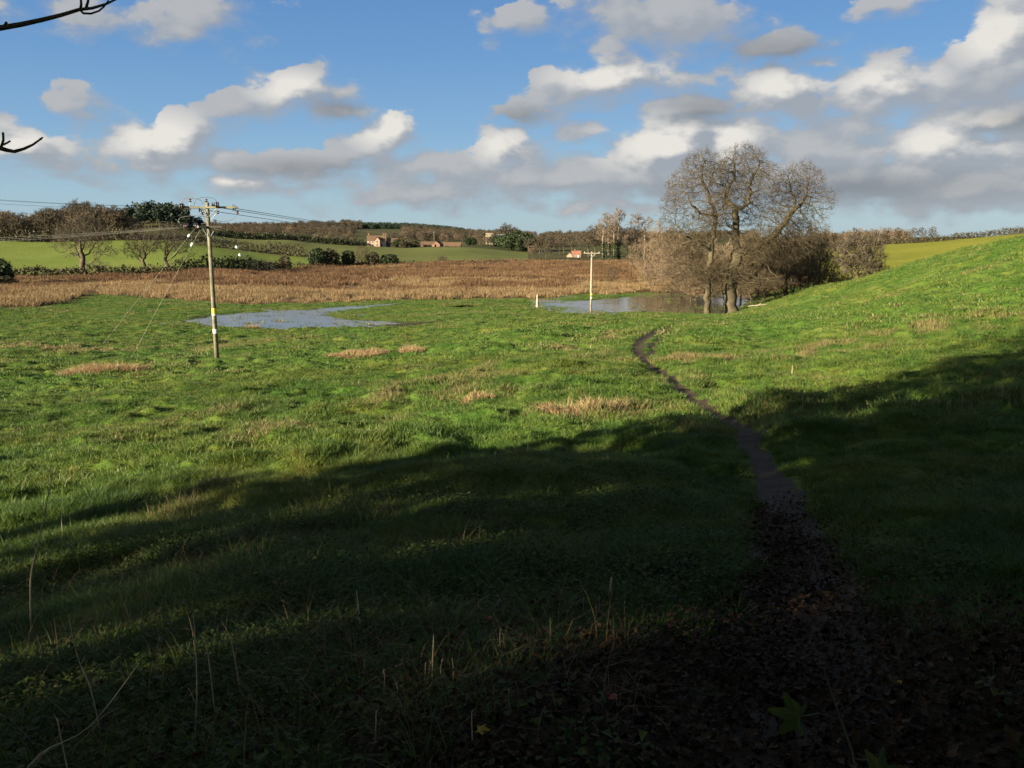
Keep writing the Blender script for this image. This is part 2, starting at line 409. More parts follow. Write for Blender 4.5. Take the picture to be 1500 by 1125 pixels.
def copy_tree(o, parent=None):
    c = o.copy(); COL.objects.link(c)
    if parent is not None: c.parent = parent
    for ch in list(o.children): copy_tree(ch, c)
    return c

# ------------------------------------------------------------------ materials
def new_mat(name):
    m = bpy.data.materials.new(name); m.use_nodes = True
    nt = m.node_tree; nt.nodes.clear(); return m, nt
def ramp(nt, fac, stops, interp='LINEAR'):
    r = nt.nodes.new('ShaderNodeValToRGB'); r.color_ramp.interpolation = interp
    el_ = r.color_ramp.elements
    while len(el_) > 1: el_.remove(el_[-1])
    for i, (p, c) in enumerate(stops):
        e = el_[0] if i == 0 else el_.new(p)
        e.position = p; e.color = (*c, 1)
    nt.links.new(fac, r.inputs[0]); return r.outputs[0]
def noise(nt, scale, detail=4, rough=.55, vec=None, dist=0):
    n = N(nt, 'ShaderNodeTexNoise', ins={'Scale': scale, 'Detail': detail, 'Roughness': rough, 'Distortion': dist})
    if vec is None: vec = N(nt, 'ShaderNodeNewGeometry').outputs['Position']
    nt.links.new(vec, n.inputs['Vector']); return n.outputs[0]
def mixc(nt, f, a, b, mode='MIX'):
    n = N(nt, 'ShaderNodeMix', data_type='RGBA', blend_type=mode)
    for i, v in ((0, f), (6, a), (7, b)):
        if isinstance(v, bpy.types.NodeSocket): nt.links.new(v, n.inputs[i])
        else: n.inputs[i].default_value = (*v, 1) if hasattr(v, '__len__') and len(v) == 3 else v
    return n.outputs[2]
def finish(nt, col, rough=.9, bump=None, bump_s=.3, bump_d=.02, translucent=0, spec=.2, metallic=0):
    p = N(nt, 'ShaderNodeBsdfPrincipled', ins={'Roughness': rough, 'Specular IOR Level': spec, 'Metallic': metallic})
    if isinstance(col, bpy.types.NodeSocket): nt.links.new(col, p.inputs['Base Color'])
    else: p.inputs['Base Color'].default_value = (*col, 1)
    if bump is not None:
        b = N(nt, 'ShaderNodeBump', ins={'Strength': bump_s, 'Distance': bump_d, 'Height': bump})
        nt.links.new(b.outputs[0], p.inputs['Normal'])
    out = p.outputs[0]
    if translucent:
        t = N(nt, 'ShaderNodeBsdfTranslucent')
        if isinstance(col, bpy.types.NodeSocket): nt.links.new(col, t.inputs[0])
        else: t.inputs[0].default_value = (*col, 1)
        out = N(nt, 'ShaderNodeMixShader', ins={0: translucent, 1: out, 2: t.outputs[0]}).outputs[0]
    N(nt, 'ShaderNodeOutputMaterial', ins={0: out})
ALB = .74
def dim(c): return tuple(x * ALB for x in c)
def simple(name, c1, c2, scale=3, rough=.85, bump_s=.3, bump_d=.02, spec=.2, metallic=0, translucent=0, island=False):
    c1, c2 = dim(c1), dim(c2)
    m, nt = new_mat(name)
    f = noise(nt, scale, 5)
    if island:
        f = M_(nt, 'ADD', M_(nt, 'MULTIPLY', f, .5), M_(nt, 'MULTIPLY', N(nt, 'ShaderNodeNewGeometry').outputs['Random Per Island'], .5))
    col = ramp(nt, f, [(.3, c1), (.7, c2)])
    finish(nt, col, rough, f if bump_s else None, bump_s, bump_d, translucent, spec, metallic)
    return m
def attr(nt, name, inst=False):
    return N(nt, 'ShaderNodeAttribute', attribute_name=name, attribute_type='INSTANCER' if inst else 'GEOMETRY').outputs['Fac']

def grass_mat(name, blades):
    m, nt = new_mat(name)
    P = N(nt, 'ShaderNodeNewGeometry').outputs['Position']
    big = noise(nt, .16, 4, .6, P); mid = noise(nt, 1.1, 4, .6, P); fine = noise(nt, 9, 3, .6, P)
    dry = attr(nt, 'dry', blades)
    g1 = ramp(nt, mid, [(.28, (.028, .055, .009)), (.48, (.051, .092, .013)), (.62, (.082, .115, .021)), (.80, (.125, .130, .038))])
    g2 = ramp(nt, big, [(.3, (.72, .92, .75)), (.5, (1, 1, 1)), (.68, (1.35, 1.08, 1.05))])
    c = mixc(nt, 1, g1, g2, 'MULTIPLY')
    straw = ramp(nt, fine, [(.3, (.11, .092, .036)), (.7, (.215, .175, .075))])
    if blades:
        rnd = N(nt, 'ShaderNodeObjectInfo').outputs['Random']
        isl = N(nt, 'ShaderNodeNewGeometry').outputs['Random Per Island']
        k = M_(nt, 'ADD', M_(nt, 'MULTIPLY', rnd, .6), M_(nt, 'MULTIPLY', isl, .4))
        c = mixc(nt, 1, c, ramp(nt, k, [(0, (.65, .75, .7)), (.5, (1, 1, 1)), (1, (1.45, 1.3, 1.1))]), 'MULTIPLY')
        dd = M_(nt, 'GREATER_THAN', M_(nt, 'ADD', dry, M_(nt, 'MULTIPLY', isl, .62)), .85)
        c = mixc(nt, dd, c, straw)
        finish(nt, c, .55, translucent=.3, spec=.25)
    else:
        f = N(nt, 'ShaderNodeMapRange', ins={0: M_(nt, 'ADD', dry, M_(nt, 'MULTIPLY', fine, .5)), 1: .75, 2: 1.15}).outputs[0]
        c = mixc(nt, f, c, straw)
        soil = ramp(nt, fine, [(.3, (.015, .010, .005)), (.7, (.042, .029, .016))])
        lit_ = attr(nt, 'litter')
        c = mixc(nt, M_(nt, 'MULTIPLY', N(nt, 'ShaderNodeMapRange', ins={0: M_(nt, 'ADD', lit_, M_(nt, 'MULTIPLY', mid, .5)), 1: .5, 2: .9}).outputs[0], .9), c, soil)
        wet = attr(nt, 'wet')
        c = mixc(nt, wet, c, (.035, .032, .018))
        h = M_(nt, 'ADD', M_(nt, 'MULTIPLY', noise(nt, 5, 5, .7, P), 1.0), M_(nt, 'MULTIPLY', noise(nt, 22, 4, .7, P), .35))
        finish(nt, c, .9, h, .9, .10, spec=.08)
    return m
def mud_mat():
    m, nt = new_mat('mud')
    f = noise(nt, 4, 6, .65); s = noise(nt, 22, 4, .6)
    c = ramp(nt, f, [(.3, (.015, .0085, .0018)), (.55, (.030, .0185, .0045)), (.75, (.055, .036, .011))])
    finish(nt, c, .85, M_(nt, 'ADD', f, M_(nt, 'MULTIPLY', s, .4)), .8, .08, spec=.3)
    return m
def field_mat(name, c1, c2, c3, scale=.05, row=None):
    c1, c2, c3 = dim(c1), dim(c2), dim(c3)
    m, nt = new_mat(name)
    P = N(nt, 'ShaderNodeNewGeometry').outputs['Position']
    f = noise(nt, scale, 6, .6, P); s = noise(nt, 1.2, 5, .7, P)
    c = ramp(nt, M_(nt, 'ADD', M_(nt, 'MULTIPLY', f, .6), M_(nt, 'MULTIPLY', s, .4)), [(.35, c1), (.5, c2), (.65, c3)])
    h = s
    if row:
        w = N(nt, 'ShaderNodeTexWave', bands_direction='X', ins={'Vector': N(nt, 'ShaderNodeMapping', ins={0: P, 'Rotation': (0, 0, row)}).outputs[0], 'Scale': .12, 'Distortion': 1.5, 'Detail': 2.0}).outputs[0]
        c = mixc(nt, M_(nt, 'MULTIPLY', w, .22), c, c1)
    finish(nt, c, .95, h, .8, .25, spec=.05)
    return m
MAT = {}
MAT['grass_ground'] = grass_mat('grass_ground', False)
MAT['grass_blades'] = grass_mat('grass_blades', True)
MAT['mud'] = mud_mat()
MAT['lime_field'] = field_mat('lime_field', (.115, .155, .030), (.145, .185, .036), (.175, .21, .048), .03, 1.2)
MAT['dull_field'] = field_mat('dull_field', (.10, .118, .034), (.13, .142, .042), (.155, .16, .055), .02, .4)
MAT['yellow_field'] = field_mat('yellow_field', (.14, .16, .022), (.20, .205, .028), (.25, .24, .04), .06, .2)
MAT['marsh_ground'] = field_mat('marsh_ground', (.05, .035, .018), (.10, .062, .030), (.15, .095, .045), .05)
MAT['hills'] = field_mat('hills', (.045, .055, .022), (.075, .075, .030), (.10, .085, .045), .004)
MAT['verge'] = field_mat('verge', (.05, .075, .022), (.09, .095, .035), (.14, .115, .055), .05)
MAT['bark'] = simple('bark', (.037, .031, .018), (.105, .087, .050), 2.2, .9, .6, .08)
MAT['bark_dark'] = simple('bark_dark', (.040, .032, .022), (.12, .095, .055), 1.2, .9, .6, .08)
MAT['bark_pale'] = simple('bark_pale', (.13, .10, .075), (.30, .25, .18), 1.6, .9, .6, .08)
MAT['twig'] = simple('twig', (.042, .032, .017), (.098, .074, .038), .6, .9, 0, island=True)
MAT['twig_red'] = simple('twig_red', (.11, .079, .050), (.205, .150, .095), .5, .9, 0, island=True)
MAT['twig_dark'] = simple('twig_dark', (.046, .038, .026), (.100, .081, .052), .4, .9, 0, island=True)
MAT['evergreen'] = simple('evergreen', (.012, .022, .008), (.045, .065, .020), .5, .6, 0, translucent=.15, island=True)
MAT['conifer'] = simple('conifer', (.010, .022, .014), (.030, .048, .026), .3, .7, 0, island=True)
MAT['hedge'] = simple('hedge', (.028, .026, .014), (.085, .072, .034), .4, .8, 0, translucent=.1, island=True)
MAT['reed_tan'] = simple('reed_tan', (.10, .067, .034), (.38, .265, .130), .16, .8, 0, translucent=.25, island=True)
MAT['reed_brown'] = simple('reed_brown', (.050, .031, .017), (.215, .125, .062), .06, .85, 0, translucent=.2, island=True)
MAT['straw'] = simple('straw', (.26, .17, .085), (.50, .36, .19), 1.2, .8, 0, translucent=.25, island=True)
MAT['litter'] = simple('litter', (.022, .013, .005), (.078, .046, .018), 3, .75, 0, island=True, spec=.15)
MAT['bramble'] = simple('bramble', (.030, .055, .010), (.085, .11, .022), 3, .7, 0, translucent=.25, island=True, spec=.15)
MAT['dead_stem'] = simple('dead_stem', (.26, .20, .11), (.56, .45, .27), 6, .8, 0)
MAT['dead_tangle'] = simple('dead_tangle', (.14, .095, .045), (.36, .26, .13), 6, .9, 0)
MAT['timber_pole'] = simple('timber_pole', (.085, .080, .050), (.26, .235, .155), 1.6, .8, .4, .02)
MAT['weathered'] = simple('weathered', (.20, .17, .12), (.42, .36, .26), 4, .85, .4, .02)
MAT['steel'] = simple('steel', (.20, .20, .18), (.36, .35, .31), 8, .5, .1, .005, spec=.5, metallic=.6)
MAT['wire'] = simple('wire', (.42, .40, .33), (.58, .55, .46), 2, .6, 0, spec=.3)
MAT['wire_dark'] = simple('wire_dark', (.06, .06, .06), (.10, .10, .10), 2, .5, 0, spec=.5)
MAT['porcelain'] = simple('porcelain', (.065, .032, .03), (.10, .05, .045), 4, .25, 0, spec=.6)
MAT['white_ins'] = simple('white_ins', (.7, .68, .62), (.8, .78, .72), 4, .35, 0, spec=.6)
MAT['yellow_plate'] = simple('yellow_plate', (.65, .42, .03), (.75, .52, .06), 9, .5, 0)
MAT['white_plate'] = simple('white_plate', (.6, .58, .5), (.75, .72, .65), 9, .5, 0)
MAT['pink_wall'] = simple('pink_wall', (.34, .22, .15), (.46, .31, .21), .9, .9, .3, .02)
MAT['tile'] = simple('tile', (.085, .054, .032), (.16, .098, .058), 1.1, .85, .5, .06)
MAT['brick'] = simple('brick', (.14, .075, .052), (.24, .13, .09), 1.5, .9, .4, .03)
MAT['flint'] = simple('flint', (.22, .18, .11), (.42, .36, .24), 1.3, .9, .5, .05)
MAT['lead_roof'] = simple('lead_roof', (.12, .12, .12), (.22, .22, .22), .8, .6, .1)
MAT['glass'] = simple('glass', (.015, .018, .022), (.04, .045, .05), .7, .08, 0, spec=.8)
MAT['white_paint'] = simple('white_paint', (.55, .53, .48), (.75, .72, .66), 1.5, .7, 0)
MAT['dark_board'] = simple('dark_board', (.03, .025, .02), (.06, .05, .04), 1.5, .8, .3)
MAT['leaf_yellow'] = simple('leaf_yellow', (.42, .28, .02), (.60, .42, .05), 20, .5, 0, translucent=.3)
MAT['leaf_red'] = simple('leaf_red', (.30, .05, .02), (.45, .10, .04), 20, .5, 0, translucent=.3)
MAT['leaf_green'] = simple('leaf_green', (.045, .075, .010), (.07, .105, .016), 14, .5, .2, .002, translucent=.3)
mw, nt = new_mat('water')
P = N(nt, 'ShaderNodeNewGeometry').outputs['Position']
rp = M_(nt, 'ADD', noise(nt, 3.0, 3, .5, N(nt, 'ShaderNodeMapping', ins={0: P, 'Scale': (.5, 1.6, 1)}).outputs[0]), M_(nt, 'MULTIPLY', noise(nt, .35, 2, .5, P), .8))
finish(nt, (.030, .026, .018), .06, rp, .10, .03, spec=.5)
MAT['water'] = mw

# ------------------------------------------------------------------ ground mesh, split by what the land is
def make_ground():
    fine_az = np.arange(-.60, .6001, .0034)
    mid_l = np.linspace(-1.3, -.61, 60); mid_r = np.linspace(.61, 1.3, 60)
    back = np.linspace(1.35, 2 * math.pi - 1.35, 60)
    A = np.concatenate([mid_l, fine_az, mid_r, back])
    R = [0.4]
    while R[-1] < 14000:
        r = R[-1]
        R.append(r * (1.0042 if 1.5 < r < 135 else 1.012 if r < 700 else 1.04) if r > 1.5 else r * 1.08)
    R = np.array(R)
    AA, RR = np.meshgrid(A, R)
    X = RR * np.sin(AA); Y = RR * np.cos(AA)
    Z = H(X.ravel(), Y.ravel()).reshape(X.shape)
    nR, nA = X.shape
    idx = np.arange(nR * nA).reshape(nR, nA)
    a = idx[:-1]; b = idx[1:]
    F = np.stack([a, np.roll(a, -1, 1), np.roll(b, -1, 1), b], -1).reshape(-1, 4)
    V = np.stack([X.ravel(), Y.ravel(), Z.ravel()], 1)
    fc = V[F].mean(1)
    fx, fy = fc[:, 0], fc[:, 1]
    fpx, fpy = project(fx, np.where(fy > 1, fy, 1), 0.0)
    rpx, rpy = project(fx, np.where(fy > 1, fy, 1), fc[:, 2])
    jit = (fbm(fx * .25, fy * .25, 3, 31) - .5)
    zone = np.zeros(len(F), int)              # 0 pasture
    front = fy > 60
    d1, _ = seg_dist(fx, fy, PATH1); d2, _ = seg_dist(fx, fy, PATH2)
    r = np.hypot(fx, fy)
    edge = (fbm(fx * 2.2, fy * 2.2, 3, 41) - .5)
    wpath = .22 + .10 * (1 - sstep(6, 15, r)) + .10 * sstep(20, 50, r)
    zone[(d1 + edge * .35 < wpath) & (r < 75)] = 1
    zone[(d2 + edge * .6 < .22)] = 1
    mn = interp(MARSH_NEAR, fpx) + jit * 8 * 1.0; mf = interp(MARSH_FAR, fpx)
    marsh = front & (fpy < mn) & (fpy > mf) & (fpx < 1190) & (fc[:, 2] < 2.2)
    zone[marsh] = 2
    beyond = front & (fpy <= mf) & (fpx < 1190)
    zone[beyond & (fy < 330)] = 3            # lime field
    dull = beyond & (fpx > 300) & (((fpx < 455) & (fy >= 316)) | (fpx >= 455))
    zone[dull] = 4
    zone[beyond & (fpx > 775)] = 6
    zone[(fy > 150) & (fpx >= 1190)] = 5     # yellow field
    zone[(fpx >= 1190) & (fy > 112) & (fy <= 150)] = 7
    farm = (fy > 500) | ((fpx < 300) & (fy > 332)) | ((fpx >= 300) & (fpx < 455) & (fy > 445)) | ((fpx > 1150) & (fy > 305))
    zone[farm & front] = 6
    zone[(r > 500)] = 6
    zone[(r > 130) & (fy < 60)] = 6
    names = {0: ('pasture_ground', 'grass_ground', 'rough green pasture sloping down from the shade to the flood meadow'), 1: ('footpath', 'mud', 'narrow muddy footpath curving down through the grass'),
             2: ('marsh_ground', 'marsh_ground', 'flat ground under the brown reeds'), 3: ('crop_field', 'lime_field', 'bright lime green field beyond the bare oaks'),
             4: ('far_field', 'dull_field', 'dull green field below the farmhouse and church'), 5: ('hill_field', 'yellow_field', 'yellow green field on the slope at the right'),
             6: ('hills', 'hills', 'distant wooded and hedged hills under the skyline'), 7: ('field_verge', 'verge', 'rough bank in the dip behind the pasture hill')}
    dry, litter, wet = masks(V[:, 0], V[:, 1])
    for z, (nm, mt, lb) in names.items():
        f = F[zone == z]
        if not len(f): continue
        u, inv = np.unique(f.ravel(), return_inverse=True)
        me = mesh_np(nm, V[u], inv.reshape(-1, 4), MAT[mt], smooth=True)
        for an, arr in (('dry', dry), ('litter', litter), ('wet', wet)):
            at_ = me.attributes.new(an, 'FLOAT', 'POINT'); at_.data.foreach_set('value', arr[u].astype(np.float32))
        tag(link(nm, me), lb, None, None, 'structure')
def blob(X, Y, c, rx, ry, rot=0):
    dx, dy = X - c[0], Y - c[1]
    cr, sr = math.cos(rot), math.sin(rot)
    return np.exp(-(((dx * cr + dy * sr) / rx) ** 2 + ((-dx * sr + dy * cr) / ry) ** 2))
RIDGE = [spot(*p) for p in [(470,19.5),(560,23),(640,28),(720,33),(800,39),(860,45),(905,53)]]
RIDGE_R = [spot(*p) for p in [(1040,33),(1150,34),(1260,35),(1380,37),(1500,36)]]
def masks(X, Y):
    n1 = fbm(X * .7, Y * .7, 3, 51); n2 = fbm(X * .22, Y * .22, 3, 52)
    dr, _ = seg_dist(X, Y, RIDGE); dq, _ = seg_dist(X, Y, RIDGE_R)
    dry = .15 + .20 * sstep(.5, .8, n2) + .42 * np.exp(-(dr / 2.6) ** 2) * sstep(.35, .65, n1) + .5 * np.exp(-(dq / 3.2) ** 2) * sstep(.4, .68, n1)
    dry = dry + .25 * sstep(.60, .80, n1)
    s = spot(110, 66); dry = dry + .55 * blob(X, Y, s, 15, 3.2) * sstep(.3, .6, n2 * .5 + n1 * .5)
    s = spot(860, 19.5); dry = dry + .8 * blob(X, Y, s, 1.6, 1.2)
    d1, _ = seg_dist(X, Y, PATH1)
    r = np.hypot(X, Y)
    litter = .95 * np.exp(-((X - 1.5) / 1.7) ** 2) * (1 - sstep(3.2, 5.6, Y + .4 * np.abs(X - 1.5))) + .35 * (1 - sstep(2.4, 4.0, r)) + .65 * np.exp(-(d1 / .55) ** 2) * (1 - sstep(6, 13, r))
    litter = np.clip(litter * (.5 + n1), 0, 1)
    wet = np.zeros(X.shape)
    k = (Y > 60) & (Y < 150)
    if k.any():
        xs, ys = X[k], Y[k]
        w = np.zeros(xs.shape)
        for P_ in (POND1, POND2, POND3): w = np.maximum(w, 1 - sstep(-1.5, 1.2, poly_sd(xs, ys, P_)))
        wet[k] = w
    return np.clip(dry, 0, 1), litter, wet
make_ground()

# flood water: level sheets lying in the hollows of the meadow
def water(name, label, x0, x1, y0, y1, z):
    nx, ny = 12, 8
    xs = np.linspace(x0, x1, nx); ys = np.linspace(y0, y1, ny)
    V = np.array([(x, y, z) for y in ys for x in xs])
    F = np.array([(j * nx + i, j * nx + i + 1, (j + 1) * nx + i + 1, (j + 1) * nx + i) for j in range(ny - 1) for i in range(nx - 1)])
    tag(link(name, mesh_np(name, V, F, MAT['water'])), label, None, None, 'structure')
WZ = .06
def bb(P): return min(p[0] for p in P) - 2, max(p[0] for p in P) + 2, min(p[1] for p in P) - 2, max(p[1] for p in P) + 2
water('flood_water', 'long shallow pool of flood water beyond the tall pole', *bb(POND1), WZ)
water('flood_water', 'flood water lying beside the pair of oaks', *bb(POND2), WZ)
water('flood_water', 'tiny puddle in the middle of the meadow', *bb(POND3), WZ)

# ------------------------------------------------------------------ scattering (uncountable cover)
rng = np.random.default_rng(7)
PROTO = bpy.data.collections.new('prototypes')       # not linked to the scene
def proto(name, me):
    o = bpy.data.objects.new(name, me); return o
def scatter(name, label, protos, P, scale, rot, idx, attrs=None):
    """one object whose points carry copies of the prototype meshes"""
    me = bpy.data.meshes.new(name)
    me.vertices.add(len(P)); me.vertices.foreach_set('co', np.asarray(P, np.float32).ravel())
    for an, arr, ty in [('sc', scale, 'FLOAT'), ('rz', rot, 'FLOAT'), ('pick', idx, 'INT')] + [(k, v, 'FLOAT') for k, v in (attrs or {}).items()]:
        a = me.attributes.new(an, ty, 'POINT'); a.data.foreach_set('value', np.asarray(arr, np.int32 if ty == 'INT' else np.float32))
    o = link(name, me); tag(o, label, None, None, 'stuff')
    c = bpy.data.collections.new(name + '_kinds')
    for i, m_ in enumerate(protos):
        c.objects.link(bpy.data.objects.new('%s_kind_%02d' % (name, i), m_))
    t = bpy.data.node_groups.new(name, 'GeometryNodeTree')
    t.interface.new_socket('Geometry', in_out='INPUT', socket_type='NodeSocketGeometry')
    t.interface.new_socket('Geometry', in_out='OUTPUT', socket_type='NodeSocketGeometry')
    i_ = t.nodes.new('NodeGroupInput'); o_ = t.nodes.new('NodeGroupOutput')
    ci = t.nodes.new('GeometryNodeCollectionInfo'); ci.inputs['Collection'].default_value = c
    ci.inputs['Separate Children'].default_value = True; ci.inputs['Reset Children'].default_value = True
    ip = t.nodes.new('GeometryNodeInstanceOnPoints'); ip.inputs['Pick Instance'].default_value = True
    def na(n_, ty):
        q = t.nodes.new('GeometryNodeInputNamedAttribute'); q.data_type = ty; q.inputs['Name'].default_value = n_
        return q.outputs['Attribute']
    cx_ = t.nodes.new('ShaderNodeCombineXYZ')
    t.links.new(na('rz', 'FLOAT'), cx_.inputs[2])
    t.links.new(i_.outputs[0], ip.inputs['Points']); t.links.new(ci.outputs[0], ip.inputs['Instance'])
    t.links.new(na('pick', 'INT'), ip.inputs['Instance Index']); t.links.new(cx_.outputs[0], ip.inputs['Rotation'])
    t.links.new(na('sc', 'FLOAT'), ip.inputs['Scale'])
    t.links.new(ip.outputs[0], o_.inputs[0])
    md = o.modifiers.new('scatter', 'NODES'); md.node_group = t
    return o
def blades_mesh(name, n, rad, h, w, lean, mat, seed, droop=.35, segs=3):
    """a tuft of curved tapering blades"""
    q = np.random.default_rng(seed)
    ang = q.uniform(0, 2 * np.pi, n); rr = rad * np.sqrt(q.uniform(0, 1, n))
    bx, by = rr * np.cos(ang), rr * np.sin(ang)
    da = ang + q.normal(0, .9, n)
    L = h * q.uniform(.55, 1.15, n); ln = lean * q.uniform(.3, 1.4, n)
    fa = q.uniform(0, np.pi, n)
    V = []; 
    for k in range(segs + 1):
        t = k / segs
        hz = L * (t * (1 - droop * t * ln)); out = L * ln * t * t
        cx, cy = bx + np.cos(da) * out, by + np.sin(da) * out
        ww = w * (1 - t) ** .7 * .5
        if k < segs:
            V.append(np.stack([cx - np.cos(fa) * ww, cy - np.sin(fa) * ww, hz], 1)); V.append(np.stack([cx + np.cos(fa) * ww, cy + np.sin(fa) * ww, hz], 1))
        else: V.append(np.stack([cx, cy, hz], 1))
    V = np.stack(V, 1); per = V.shape[1]                       # n, per, 3
    o = (np.arange(n) * per)[:, None]
    Q = np.concatenate([o + np.array([2 * k, 2 * k + 1, 2 * k + 3, 2 * k + 2]) for k in range(segs - 1)])
    T = o + np.array([2 * segs - 2, 2 * segs - 1, 2 * segs])
    return mesh_np(name, V.reshape(-1, 3), [Q, T], mat)
def leaflets_mesh(name, n, rad, h, size, mat, seed, lobes=5, curl=.25):
    """flat-ish leaves with a fold, for low herbs and litter"""
    q = np.random.default_rng(seed); V = []; F = []
    for i in range(n):
        a = q.uniform(0, 2 * np.pi); r = rad * math.sqrt(q.uniform()); z = q.uniform(0, h)
        R = Matrix.Rotation(q.uniform(0, 6.28), 4, 'Z') @ Matrix.Rotation(q.normal(0, .45), 4, 'X') @ Matrix.Rotation(q.normal(0, .45), 4, 'Y')
        s = size * q.uniform(.55, 1.25); b = len(V)
        pts = [(0, 0, 0)]
        for k in range(lobes * 2):
            an = 2 * math.pi * k / (lobes * 2)
            rr = s * (1 if k % 2 == 0 else .58)
            pts.append((rr * math.cos(an), rr * math.sin(an) * .85, curl * rr * (math.sin(an * 2 + i) * .5 + .5)))
        for p in pts:
            v = R @ Vector(p); V.append((v.x + r * math.cos(a), v.y + r * math.sin(a), v.z + z))
        m_ = lobes * 2
        F += [(b, b + 1 + k, b + 1 + (k + 1) % m_) for k in range(m_)]
    return mesh_np(name, np.array(V), np.array(F), mat)

def sample(n, rmin, rmax, a0=-.60, a1=.60):
    r = np.sqrt(rng.uniform(rmin ** 2, rmax ** 2, n)); a = rng.uniform(a0, a1, n)
    return r * np.sin(a), r * np.cos(a)
def free_of(X, Y, wp=.3):
    d1, _ = seg_dist(X, Y, PATH1); d2, _ = seg_dist(X, Y, PATH2)
    r = np.hypot(X, Y)
    e = (fbm(X * 2.2, Y * 2.2, 3, 41) - .5)
    return (d1 + e * .5 > wp + .10 * (1 - sstep(6, 15, r)) + .14 * sstep(25, 50, r)) & (d2 + e * .5 > .28)
def build_grass():
    G = MAT['grass_blades']
    near = [blades_mesh('tuft', 40, .13, .08 + .02 * k, .0055, .8, G, 100 + k) for k in range(4)] + [blades_mesh('tuft', 20, .10, .20, .006, .9, G, 110)]
    mid = [blades_mesh('tuft', 26, .20, .12, .013, .8, G, 120 + k) for k in range(4)] + [blades_mesh('tuft', 22, .16, .20, .012, .7, G, 126)]
    far = [blades_mesh('tuft', 24, .40, .13, .036, .8, G, 130 + k, segs=2) for k in range(4)] + [blades_mesh('tuft', 20, .30, .22, .030, .7, G, 136, segs=2)]
    for nm, pr, n, r0, r1, lab in (('meadow_grass', near, 34000, 1.6, 15, 'short tufted grass in the shade'), ('meadow_grass', mid, 52000, 14, 42, 'short tufted grass in the low sun'), ('meadow_grass', far, 95000, 40, 158, 'rough grass of the flood meadow')):
        X, Y = sample(n, r0, r1, -.66, .66)
        dry, lt, wet = masks(X, Y)
        cl = fbm(X * 1.5, Y * 1.5, 3, 1)
        keep = free_of(X, Y) & (rng.uniform(size=len(X)) > lt * .93) & (rng.uniform(size=len(X)) < .45 + 1.3 * (cl - .25))
        keep &= (wet < .25) | (rng.uniform(size=len(X)) < .40 * sstep(.35, .6, fbm(X * .3, Y * .6, 3, 63)))
        fpx, fpy = project(X, Y, 0.0)
        gapz = (blob(fpx, fpy, (120, 432), 38, 9) + blob(fpx, fpy, (515, 421), 30, 4) > .40)
        keep &= ~((Y > 60) & (fpy < interp(MARSH_NEAR, fpx)) & (base_h(X, Y) < 1.2) & ~gapz)
        X, Y, dry = X[keep], Y[keep], dry[keep]
        Z = np.where((Y > 70) & (Y < 140), np.maximum(H(X, Y) - .015, .0), H(X, Y) - .015)
        hump = fbm(X * .35, Y * .35, 3, 61)
        s = (.55 + .9 * hump) * rng.uniform(.7, 1.3, len(X))
        dead = (dry > .45)
        s = s * np.where(dead, 1.2, 1)
        pick = np.where(rng.uniform(size=len(X)) < .12 + .3 * dead, 4, rng.integers(0, 4, len(X)))
        scatter(nm, lab, pr, np.stack([X, Y, Z], 1), s, rng.uniform(0, 6.28, len(X)), pick, {'dry': dry * (.4 + .6 * sstep(5, 12, np.hypot(X, Y)))})
build_grass()

def build_litter():
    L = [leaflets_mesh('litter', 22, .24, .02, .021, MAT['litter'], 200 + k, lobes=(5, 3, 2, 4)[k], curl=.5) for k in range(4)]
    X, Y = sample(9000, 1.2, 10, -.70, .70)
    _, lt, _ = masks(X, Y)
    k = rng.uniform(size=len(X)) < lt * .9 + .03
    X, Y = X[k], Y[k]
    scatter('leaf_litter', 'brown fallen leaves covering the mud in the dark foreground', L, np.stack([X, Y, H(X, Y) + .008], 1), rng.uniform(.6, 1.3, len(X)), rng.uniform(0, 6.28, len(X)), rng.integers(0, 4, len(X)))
    Bm = [leaflets_mesh('herb', 34, .17, .10, .016, MAT['bramble'], 220 + k, lobes=3) for k in range(3)]
    X, Y = sample(9000, 1.5, 12, -.70, .70)
    _, lt, _ = masks(X, Y)
    n = fbm(X * .8, Y * .8, 3, 71)
    k = (rng.uniform(size=len(X)) < sstep(.45, .62, n) * (1 - sstep(6, 12, np.hypot(X, Y))) * (1 - lt * .8)) & free_of(X, Y)
    X, Y = X[k], Y[k]
    scatter('undergrowth', 'low nettles and bramble leaves in the foreground shade', Bm, np.stack([X, Y, H(X, Y)], 1), rng.uniform(.6, 1.4, len(X)), rng.uniform(0, 6.28, len(X)), rng.integers(0, 3, len(X)))
    D = [blades_mesh('dead_stalks', 7, .16, .34, .0022, 1.3, MAT['dead_tangle'], 240 + k, droop=.6) for k in range(4)]
    X, Y = sample(1500, 1.6, 8, -.70, .15)
    k = rng.uniform(size=len(X)) < sstep(.4, .6, fbm(X * .9, Y * .9, 2, 81))
    X, Y = X[k], Y[k]
    scatter('dead_stalks', 'tangle of dry broken stalks in the dark foreground', D, np.stack([X, Y, H(X, Y)], 1), rng.uniform(.5, 1.3, len(X)), rng.uniform(0, 6.28, len(X)), rng.integers(0, 4, len(X)))
build_litter()

